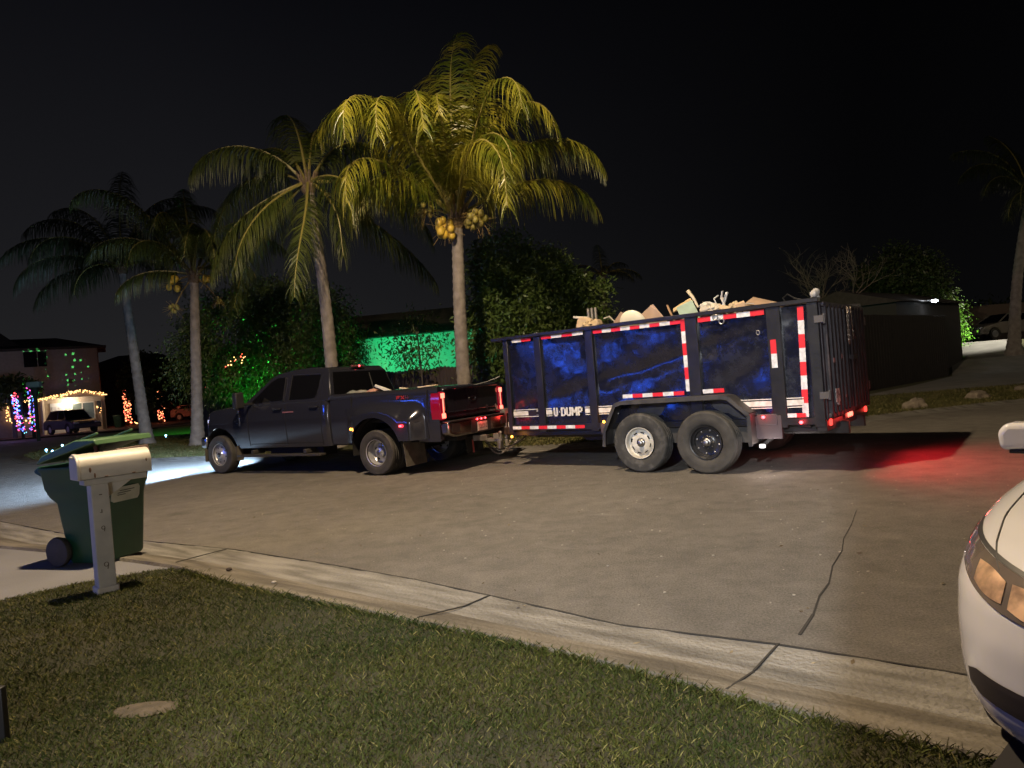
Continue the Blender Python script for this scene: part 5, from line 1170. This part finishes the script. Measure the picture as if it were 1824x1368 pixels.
lamp('driveway_lamp', 'SPOT', (26.5, 36.5, 6.5), 3000, (1, .93, .78), aim=(25.0, 37.6, 1.0), size=.1, spot=70, blend=.5)
lamp('pavement_lamp', 'POINT', (31, 30, 6), 260, (1, .85, .62), size=.2)
wl2 = MB(); wl2.box((0, 0, 0), (26, .3, 2.4)); wo2 = wl2.build('garden_wall', mat('far_wall', (.16, .12, .10), .8), smooth=False, loc=(38, 46, 2.6)); tag(wo2, 'long low wall behind the far parked car at the right', 'wall')

# small cars in the distance
def small_car(name, loc, rz, label, paint, L_=4.5, H_=1.62, W=1.84, lights=False):
    r = empty(name, loc, rz, 1, label, 'car'); h = W/2
    pr = [(-L_/2, .34), (-L_/2, .82), (-L_/2+.12, 1.02), (-L_/2+.9, 1.08), (L_/2-1.35, 1.02), (L_/2-.35, .84), (L_/2-.02, .66), (L_/2, .34)]
    m = MB()
    # lower body with arches
    lo = [(L_/2, .34)]
    for cx in (L_*.30, -L_*.30):
        for a in np.linspace(0, PI, 9): lo.append((cx+.40*math.cos(a), .34+.38*math.sin(a)))
    lo.append((-L_/2, .34)); poly = lo+pr[1:-1]
    m.prism(poly, -h, h, 'y'); m.build('body', paint, r, bevel=.07, seg=3)
    g_ = MB(); gp_ = [(-L_/2+.25, 1.03), (-L_/2+.75, H_-.06), (-L_/2+1.4, H_), (.35, H_-.03), (L_/2-1.25, 1.00)]
    n = len(gp_); ins_ = lambda z: h-.10-.26*(z-1.0)
    g_.add([(x, ins_(z), z) for x, z in gp_]+[(x, -ins_(z), z) for x, z in gp_], [tuple(range(n)), tuple(range(2*n-1, n-1, -1))]+[(i, (i+1) % n, (i+1) % n+n, i+n) for i in range(n)]); g_.build('cabin', GLASS, r, bevel=.05, seg=3)
    pl_ = MB(); pl_.add([(-L_/2+.9, ins_(H_)-.02, H_+.005), (.30, ins_(H_)-.02, H_-.022), (.30, -ins_(H_)+.02, H_-.022), (-L_/2+.9, -ins_(H_)+.02, H_+.005)], [(0, 1, 2, 3)])
    for s in (1, -1):
        for a, b in ((gp_[4], gp_[3]), (gp_[3], gp_[1]), ((-.25, 1.02), (-.35, H_-.03)), ((gp_[0]), gp_[1])):
            pl_.bar((a[0], s*(ins_(a[1])+.0), a[1]), (b[0], s*(ins_(b[1])+.0), b[1]), .05)
    pl_.build('roof', paint, r)
    for cx in (L_*.30, -L_*.30):
        for s in (1, -1):
            t = MB(); t.lathe([(.20, -.10), (.33, -.11), (.345, -.05), (.345, .05), (.33, .11), (.20, .10)], 22, 'y', (cx, s*(h-.13), .345)); wo_ = t.build('wheel', TYRE, r)
            t = MB(); t.lathe([(.21, .09), (.05, .11), (.001, .11)], 14, 'y', (cx, s*(h-.13), .345))
            if s < 0:
                for i, v in enumerate(t.v): t.v[i] = (v[0], 2*s*(h-.13)-v[1], v[2])
            t.build('rim', CHROME, wo_)
    for s in (1, -1):
        q = MB(); q.box((L_/2-.10, s*(h-.25), .74), (.2, .36, .12)); q.build('headlight', mat('far_headlight', (.5, .5, .55), .15, .4), r, bevel=.03)
        q = MB(); q.box((-L_/2+.04, s*(h-.2), .90), (.1, .28, .16)); q.build('tail_light', mat('far_taillight', (.4, .02, .02), .2), r, bevel=.02)
    return r
small_car('parked_car', (-32.0, 50.3, .06), R(-34), 'dark suv parked on the drive below the lit porch', mat('dark_blue_car', (.045, .045, .075), .3, .2, coat=.6), 4.6, 1.72, 1.9)
small_car('parked_car', (-28.6, 63, .05), R(-10), 'pinkish low car parked behind the light wrapped columns', mat('pink_car', (.42, .26, .22), .3, coat=.5), 4.4, 1.4, 1.8)
small_car('parked_car', (29.6, 41.5, hill_z(29.6, 41.5)+.06), R(187), 'grey car parked behind the pale palm trunk at the right', mat('grey_car', (.20, .18, .16), .35, coat=.4), 4.7, 1.52, 1.85)

# two storey house at the left with porch
PINK = mat('pink_stucco', (.30, .25, .24), .85, noise_s=5, col2=(.35, .29, .28), bump=.15, bump_s=40)
CREAM = mat('cream_stucco', (.42, .36, .29), .85, noise_s=5, col2=(.48, .42, .35), bump=.15, bump_s=40)
HO = (-35.9, 53.2); HR = R(30)
h1 = empty('house', (*HO, 0), HR, 1, 'two storey pinkish house with lit porch and roofline lights', 'house')
q = MB(); q.box((-5.1, 3.2, 3.35), (17.8, 6.0, 6.7)); q.build('wall', PINK, h1, smooth=False)
q = MB(); q.add([(-14.4, -.5, 6.65), (4.4, -.5, 6.65), (4.4, 6.9, 6.65), (-14.4, 6.9, 6.65), (-11, 3.2, 7.7), (1.0, 3.2, 7.7)], [(0, 1, 5, 4), (1, 2, 5), (2, 3, 4, 5), (3, 0, 4), (3, 2, 1, 0)])
q.box((-5, -.48, 6.58), (18.9, .06, .2)); q.build('roof', ROOF, h1, smooth=False)
q = MB(); q.add([(-14, -.3, 6.9), (-1.2, -.3, 6.9), (-1.2, 5, 6.9), (-14, 5, 6.9), (-11, 2.4, 8.9), (-3.4, 2.4, 8.9)], [(0, 1, 5, 4), (1, 2, 5), (2, 3, 4, 5), (3, 0, 4), (3, 2, 1, 0)]); q.build('roof', ROOF, h1, smooth=False)
wd_ = MB(); wd_.box((-.3, .17, 5.85), (1.45, .10, 1.15)); wo_ = wd_.build('window', mat('dark_pane', (.008, .008, .01), .1), h1, smooth=False)
wf = MB(); wf.box((-.15, .10, 5.85), (.07, .05, 1.15)); wf.build('frame', mat('frame_grey', (.20, .16, .15), .6), wo_, smooth=False)
q = MB(); q.box((-1.55, .15, 2.1), (1.15, .12, 1.25)); q.build('window', mat('dark_pane', (0, 0, 0)), h1, smooth=False)
pc_ = MB(); pc_.prism([(-.1, 2.74), (4.15, 2.70), (4.15, 2.80), (2.3, 3.12), (-.1, 2.84)], -2.0, .15, 'y'); pc_.build('porch_roof', CREAM, h1, smooth=False)
pw = MB(); pw.box((2.0, .12, 1.4), (4.1, .06, 2.75)); pw.box((-.02, -.95, 1.38), (.12, 2.1, 2.7)); pw.build('porch_wall', CREAM, h1, smooth=False)
q = MB(); q.box((3.92, -1.85, 1.36), (.26, .26, 2.7)); q.build('column', CREAM, h1, bevel=.03)
q = MB(); q.box((.86, .05, 1.22), (.92, .08, 2.3)); do = q.build('door', mat('white_door', (.62, .66, .72), .5), h1, smooth=False)
q = MB()
for x_ in (.63, 1.08):
    for z_ in (.6, 1.25, 1.9): q = MB(); q.box((x_, .0, z_), (.28, .03, .42)); q.build('door_panel', mat('door_inset', (.50, .54, .6), .5), do, smooth=False)
q = MB(); q.box((2.55, .07, 1.6), (1.5, .08, 1.35)); w2 = q.build('window', mat('curtain_pane', (.10, .13, .12), .2), h1, smooth=False)
q = MB()
for x_ in (1.8, 2.5, 3.3): q.box((x_, .02, 1.6), (.08, .05, 1.4))
for z_ in (.95, 2.28): q.box((2.55, .02, z_), (1.6, .05, .08))
q.build('frame', mat('white_frame', (.7, .68, .62), .5), w2, smooth=False)
q = MB(); q.box((3.65, .05, 1.85), (.28, .05, .9)); q.build('window', mat('dark_pane', (0, 0, 0)), h1, smooth=False)
q = MB(); q.ball((1.62, -.25, 2.38), .10, 10, 8); q.build('porch_lamp', emit('porch_lit', (1.0, .86, .66), 60), h1)
q = MB(); q.lathe([(.001, -.03), (.17, -.03), (.17, .03), (.001, .03)], 16, 'y', (1.9, -.02, 4.0)); q.build('wall_ornament', mat('ornament', (.08, .03, .02), .7), h1)
def hp_(x, y, z): return (HO[0]+x*math.cos(HR)-y*math.sin(HR), HO[1]+x*math.sin(HR)+y*math.cos(HR), z)
lamp('porch_lamp_light', 'POINT', hp_(1.62, -.55, 2.35), 110, (1.0, .76, .52), size=.1)
lamp('house_wall_glow', 'POINT', hp_(-3.5, -9.0, 5.5), 70, (1.0, .66, .60), size=.3)
# far houses as dark masses
for (loc, rz, s, lb) in (((-39.5, 74, 0), 0, (9, 6, 5.6), 'dark low house behind the curving palm trunk'), ((-34.5, 82, 0), 0, (9, 6, 5.4), 'dark far house with a hipped roof left of the broad tree')):
    r = empty('house', loc, rz, 1, lb, 'house'); q = MB(); q.box((0, 0, s[2]/2), s); q.build('wall', mat('dark_house', (.06, .045, .04), .9), r, smooth=False)
    q = MB(); e_ = .7; a_, b_, z_ = s[0]/2+e_, s[1]/2+e_, s[2]; q.add([(-a_, -b_, z_), (a_, -b_, z_), (a_, b_, z_), (-a_, b_, z_), (-a_*.4, 0, z_+1.6), (a_*.4, 0, z_+1.6)], [(0, 1, 5, 4), (1, 2, 5), (2, 3, 4, 5), (3, 0, 4), (3, 2, 1, 0)]); q.build('roof', ROOF, r, smooth=False)
    q = MB(); q.box((1.5, -s[1]/2-.03, 1.6), (1.2, .06, 1.5)); q.build('window', mat('dim_window', (.12, .14, .13), .3, emis=(.6, .8, .7), estr=.03), r, smooth=False)

# ------------------------------------------------------------------ festive lights
WARM = emit('warm_bulb', (1.0, .52, .18), 4.5); REDB = emit('red_bulb', (1.0, .13, .07), 4.5)
MULTI = [emit('bulb_blue', (.08, .16, 1.0), 6), emit('bulb_pink', (1.0, .08, .5), 4), emit('bulb_blue', (.12, .22, 1.0), 8), emit('bulb_cyan', (.25, .8, 1.0), 3), emit('bulb_violet', (.45, .15, 1.0), 5), emit('bulb_red', (1.0, .08, .10), 4)]
WIRE = mat('wire_dark', (.02, .03, .02), .7)
def lights(name, pts, n, mats, label, r=.045, jit=.05, group=None):
    w_ = MB(); P = resample3(pts, max(n, 2)); w_.tube(pts, .012, 4); o = w_.build(name, WIRE); tag(o, label, 'string lights', group)
    b_ = MB(); rr = random.Random(len(label))
    for i, p in enumerate(P): b_.ball(p+Vector((rr.gauss(0, jit), rr.gauss(0, jit)-.05, rr.gauss(0, jit))), r*rr.uniform(.7, 1.2), 6, 4, mi=rr.randrange(len(mats)))
    b_.build('bulbs', mats, o); return o
ew = []
for i in range(60):
    t = i/59; x = -.9+5.1*t; z = float(np.interp(t, [0, .2, .45, .62, .75, 1], [2.62, 2.72, 2.95, 3.14, 3.10, 2.74]))+.07*math.sin(i*1.9); ew.append(hp_(x, -2.1, z))
lights('string_lights', ew, 120, [WARM], 'warm white string lights along the porch roof edge', .04, .06)
sq = [hp_(-2.25, .0, 2.75), hp_(-.9, .0, 2.80), hp_(-.85, .0, 2.3), hp_(-.78, 0, 1.4), hp_(-.85, 0, 1.25), hp_(-2.1, 0, 1.15), hp_(-2.25, 0, 1.4), hp_(-2.25, 0, 2.75)]
lights('string_lights', sq, 90, [WARM], 'warm lights framing the dark ground floor window', .04, .05)
lights('string_lights', [hp_(3.55, -.1, 1.9), hp_(3.8, -.1, 1.6), hp_(3.75, -.1, 1.3)], 14, [WARM], 'small cluster of warm lights by the porch column', .035, .08)
def wrap(cx, cy, z0, z1, r, turns, lean=(0, 0), n=160): return [(cx+lean[0]*(i/n)+r*math.cos(2*PI*turns*i/n), cy+r*math.sin(2*PI*turns*i/n), z0+(z1-z0)*i/n) for i in range(n+1)]
# two posts wrapped in coloured lights
for i, (cx, z1, lb) in enumerate(((-31.85, 3.0, 'post wrapped in pink and blue lights, the left of the pair'), (-31.15, 3.5, 'post wrapped in blue and violet lights, the right of the pair'))):
    q = MB(); q.box((0, 0, z1/2), (.14, .14, z1)); po = q.build('light_post', WIRE, loc=(cx, 45.0, .1)); tag(po, 'dark slim '+('left' if i == 0 else 'right')+' post under the coloured lights before the house', 'post')
    lights('string_lights', wrap(cx, 45.0, .55, z1+.05, .16, 9, (-.35 if i == 0 else .1, 0)), 105 if i == 0 else 85, MULTI, lb, .042, .05)
for i, (cx, cy, z0, z1, r_, lb) in enumerate(((-33.3, 60, .35, 3.1, .22, 'red lights spiralling round the left garage column'), (-30.45, 60, .3, 3.25, .22, 'red lights spiralling round the column left of the pale palm trunk'))):
    q = MB(); q.box((0, 0, 1.6), (.3, .3, 3.3)); co = q.build('column', mat('dark_column', (.08, .04, .03), .8), loc=(cx, cy, 0)); tag(co, 'dark column carrying the %s red spiral of lights' % ('first' if i == 0 else 'second'), 'column')
    lights('string_lights', wrap(cx, cy, z0, z1, r_, 12), 130, [REDB, emit('orange_bulb', (1.0, .30, .12), 5)], lb, .05, .05)
lights('string_lights', [(-33.1, 60, .32), (-32.4, 59.8, .28), (-31.6, 59.7, .36)], 14, [WARM, REDB], 'short run of lights on the ground beside the left column', .05, .05)
q = MB(); q.tube([(0, 0, 0), (-.15, 0, 1.3), (-.55, 0, 3.4)], [.22, .18, .15], 12); pt = q.build('tree_trunk', BARK, loc=(-21.3, 50, 0)); tag(pt, 'leaning trunk wrapped in red and white lights behind the pickup bonnet', 'trunk')
lights('string_lights', wrap(-21.35, 50, .5, 2.75, .26, 11, (-.42, 0)), 150, [REDB, emit('whitish_bulb', (1.0, .75, .5), 5), emit('bulb_red', (1, 0, 0), 1)], 'red and white lights wound on the leaning trunk', .05, .06)
q = MB(); q.box((0, 0, 0), (.75, .05, .5)); bn = q.build('banner', mat('red_cloth', (.55, .03, .03), .7, emis=(1, .03, .03), estr=.25), loc=(-20.7, 50, 1.25)); bn.rotation_euler = (0, R(-28), 0); tag(bn, 'small glowing red decoration beside the wrapped trunk', 'decoration')
for i, (x, y, z, lb) in enumerate(((-7.4, 21.5, 2.95, 'in the leaves above the pickup bonnet'), (-7.1, 21.5, 3.05, 'right of the first, over the windscreen'))):
    lights('string_lights', [(x-2.4, 24.0, z-.25), (x-1.9, 23.9, z-.05)], 8, [WARM, REDB], 'few warm bulbs hanging '+lb, .022, .07)
# ground lights on the island
for i, (x, y) in enumerate(((-16.9, 25.3), (-16.2, 25.0), (-19.2, 29.4), (-18.2, 29.2), (-15.6, 31.0), (-12.4, 23.3), (-18.0, 26.6))):
    q = MB(); q.ball((0, 0, .10), .04, 8, 6); q.tube([(0, 0, -.04), (0, 0, .08)], .01, 5); o = q.build('ground_light', emit('cool_spot', (.25, .65, 1.0), 14), loc=(x, y, .08)); tag(o, ('tiny blue white light', 'faint bluish light', 'small cool light')[i % 3]+' in the verge grass, '+('nearest the bin handle', 'just right of the nearest one', 'farthest out at the tip', 'behind the tip', 'farthest back of them all', 'left of the short palm foot', 'between tip and road kerb')[i], 'ground light', 'blue ground lights on the verge')
lamp('island_glow', 'POINT', (-16.6, 24.6, .5), 2.5, (.3, .7, 1.0), size=.1)
lamp('green_projector_glow', 'SPOT', (-13.5, 34.0, 4.5), 1600, (.10, 1.0, .10), aim=(-16.2, 37.0, 0), size=.1, spot=75, blend=.6)
lamp('purple_glow', 'POINT', (-35.2, 47.5, 1.6), 60, (.4, .3, 1.0), size=.2)
# post with a pale panel left of the porch
q = MB(); q.tube([(0, 0, 0), (0, 0, 2.5), (.02, 0, 3.1)], [.10, .10, .26], 10); so = q.build('panel_post', WIRE, loc=(-27.45, 40, .05)); tag(so, 'dark post with a pale greenish panel before the left house', 'post')
q = MB(); q.box((0, 0, 3.27), (.78, .35, .34)); q.build('panel', mat('pale_panel', (.20, .28, .27), .7), so, bevel=.08, seg=3)
lamp('panel_light', 'POINT', (-27.2, 38.2, 4.2), 6, (.8, 1, .95), size=.1)
bn2 = empty('wheeled_bin', (-31.0, 54.6, .06), 0, .95, 'dark small bin standing right of the porch column', 'bin'); q = MB(); q.prism([(-.28, .05), (.28, .05), (.34, 1.0), (-.36, 1.0)], -.3, .3, 'y'); q.build('bin_body', BG, bn2, bevel=.03); q = MB(); q.box((0, 0, 1.04), (.76, .66, .06)); q.build('lid', BG, bn2, bevel=.02)
# laser dot projector: a real lamp with a pattern of narrow beams
def laser(name, loc, aim, energy, color, spot, scale, thr=.10, blend=.1):
    o = lamp(name, 'SPOT', loc, energy, color, aim=aim, size=.0, spot=spot, blend=blend); d = o.data; d.use_nodes = True; n = d.node_tree
    em_ = n.nodes['Emission']; tcn = n.nodes.new('ShaderNodeTexCoord'); v = n.nodes.new('ShaderNodeTexVoronoi'); v.inputs['Scale'].default_value = scale; v.inputs['Randomness'].default_value = .35
    n.links.new(tcn.outputs['Normal'], v.inputs['Vector']); c = n.nodes.new('ShaderNodeMath'); c.operation = 'LESS_THAN'; c.inputs[1].default_value = thr
    n.links.new(v.outputs['Distance'], c.inputs[0]); n.links.new(c.outputs[0], em_.inputs['Strength']); return o
laser('laser_projector', (-30.0, 42.5, .5), hp_(.7, 0, 4.9), 16000, (.12, 1.0, .22), 30, 30, .20)
laser('laser_projector', (-7.6, 23.3, .9), (-7.4, 25.5, 2.9), 4200, (.05, 1.0, .12), 110, 16, .20)
lamp('green_leaf_light', 'SPOT', (-8.0, 22.9, .5), 450, (.05, 1.0, .12), aim=(-9.6, 25.2, 2.6), size=.05, spot=60, blend=.9)
lamp('green_leaf_light', 'SPOT', (-6.4, 23.4, .6), 330, (.05, 1.0, .14), aim=(-5.9, 25.2, 3.2), size=.05, spot=60, blend=.9)
# rocks on the far verge
for i, (x, y, s, lb) in enumerate(((9.2, 15.95, .22, 'low greyish rock on the far verge right of the trailer'), (11.45, 17.15, .20, 'rounded brown rock on the verge, nearer the pavement'), (13.6, 18.6, .14, 'small rock on the verge at the right edge'))):
    m = MB(); m.ball((0, 0, 0), 1, 18, 12)
    for k, v in enumerate(m.v):
        q_ = 1+.35*noise.noise((v[0]*1.8+i*7, v[1]*1.8, v[2]*1.8))+.12*noise.noise((v[0]*6+i*7, v[1]*6, v[2]*6)); m.v[k] = (v[0]*s*1.25*q_, v[1]*s*q_, v[2]*s*.85*q_)
    tag(m.build('rock', mat('rock_limestone', (.13, .11, .09), .9, noise_s=7, col2=(.26, .22, .17), bump=.6, bump_s=20), loc=(x, y, .10)), lb, 'rock')
# unseen house block added behind the camera to cut the spill light at right
q = MB(); q.box((3.2, -6.5, 3.1), (9.9, 7.0, 6.4)); tag(q.build('house', CREAM, smooth=False), 'unseen cream house block added behind the viewer to cut off light', 'house')
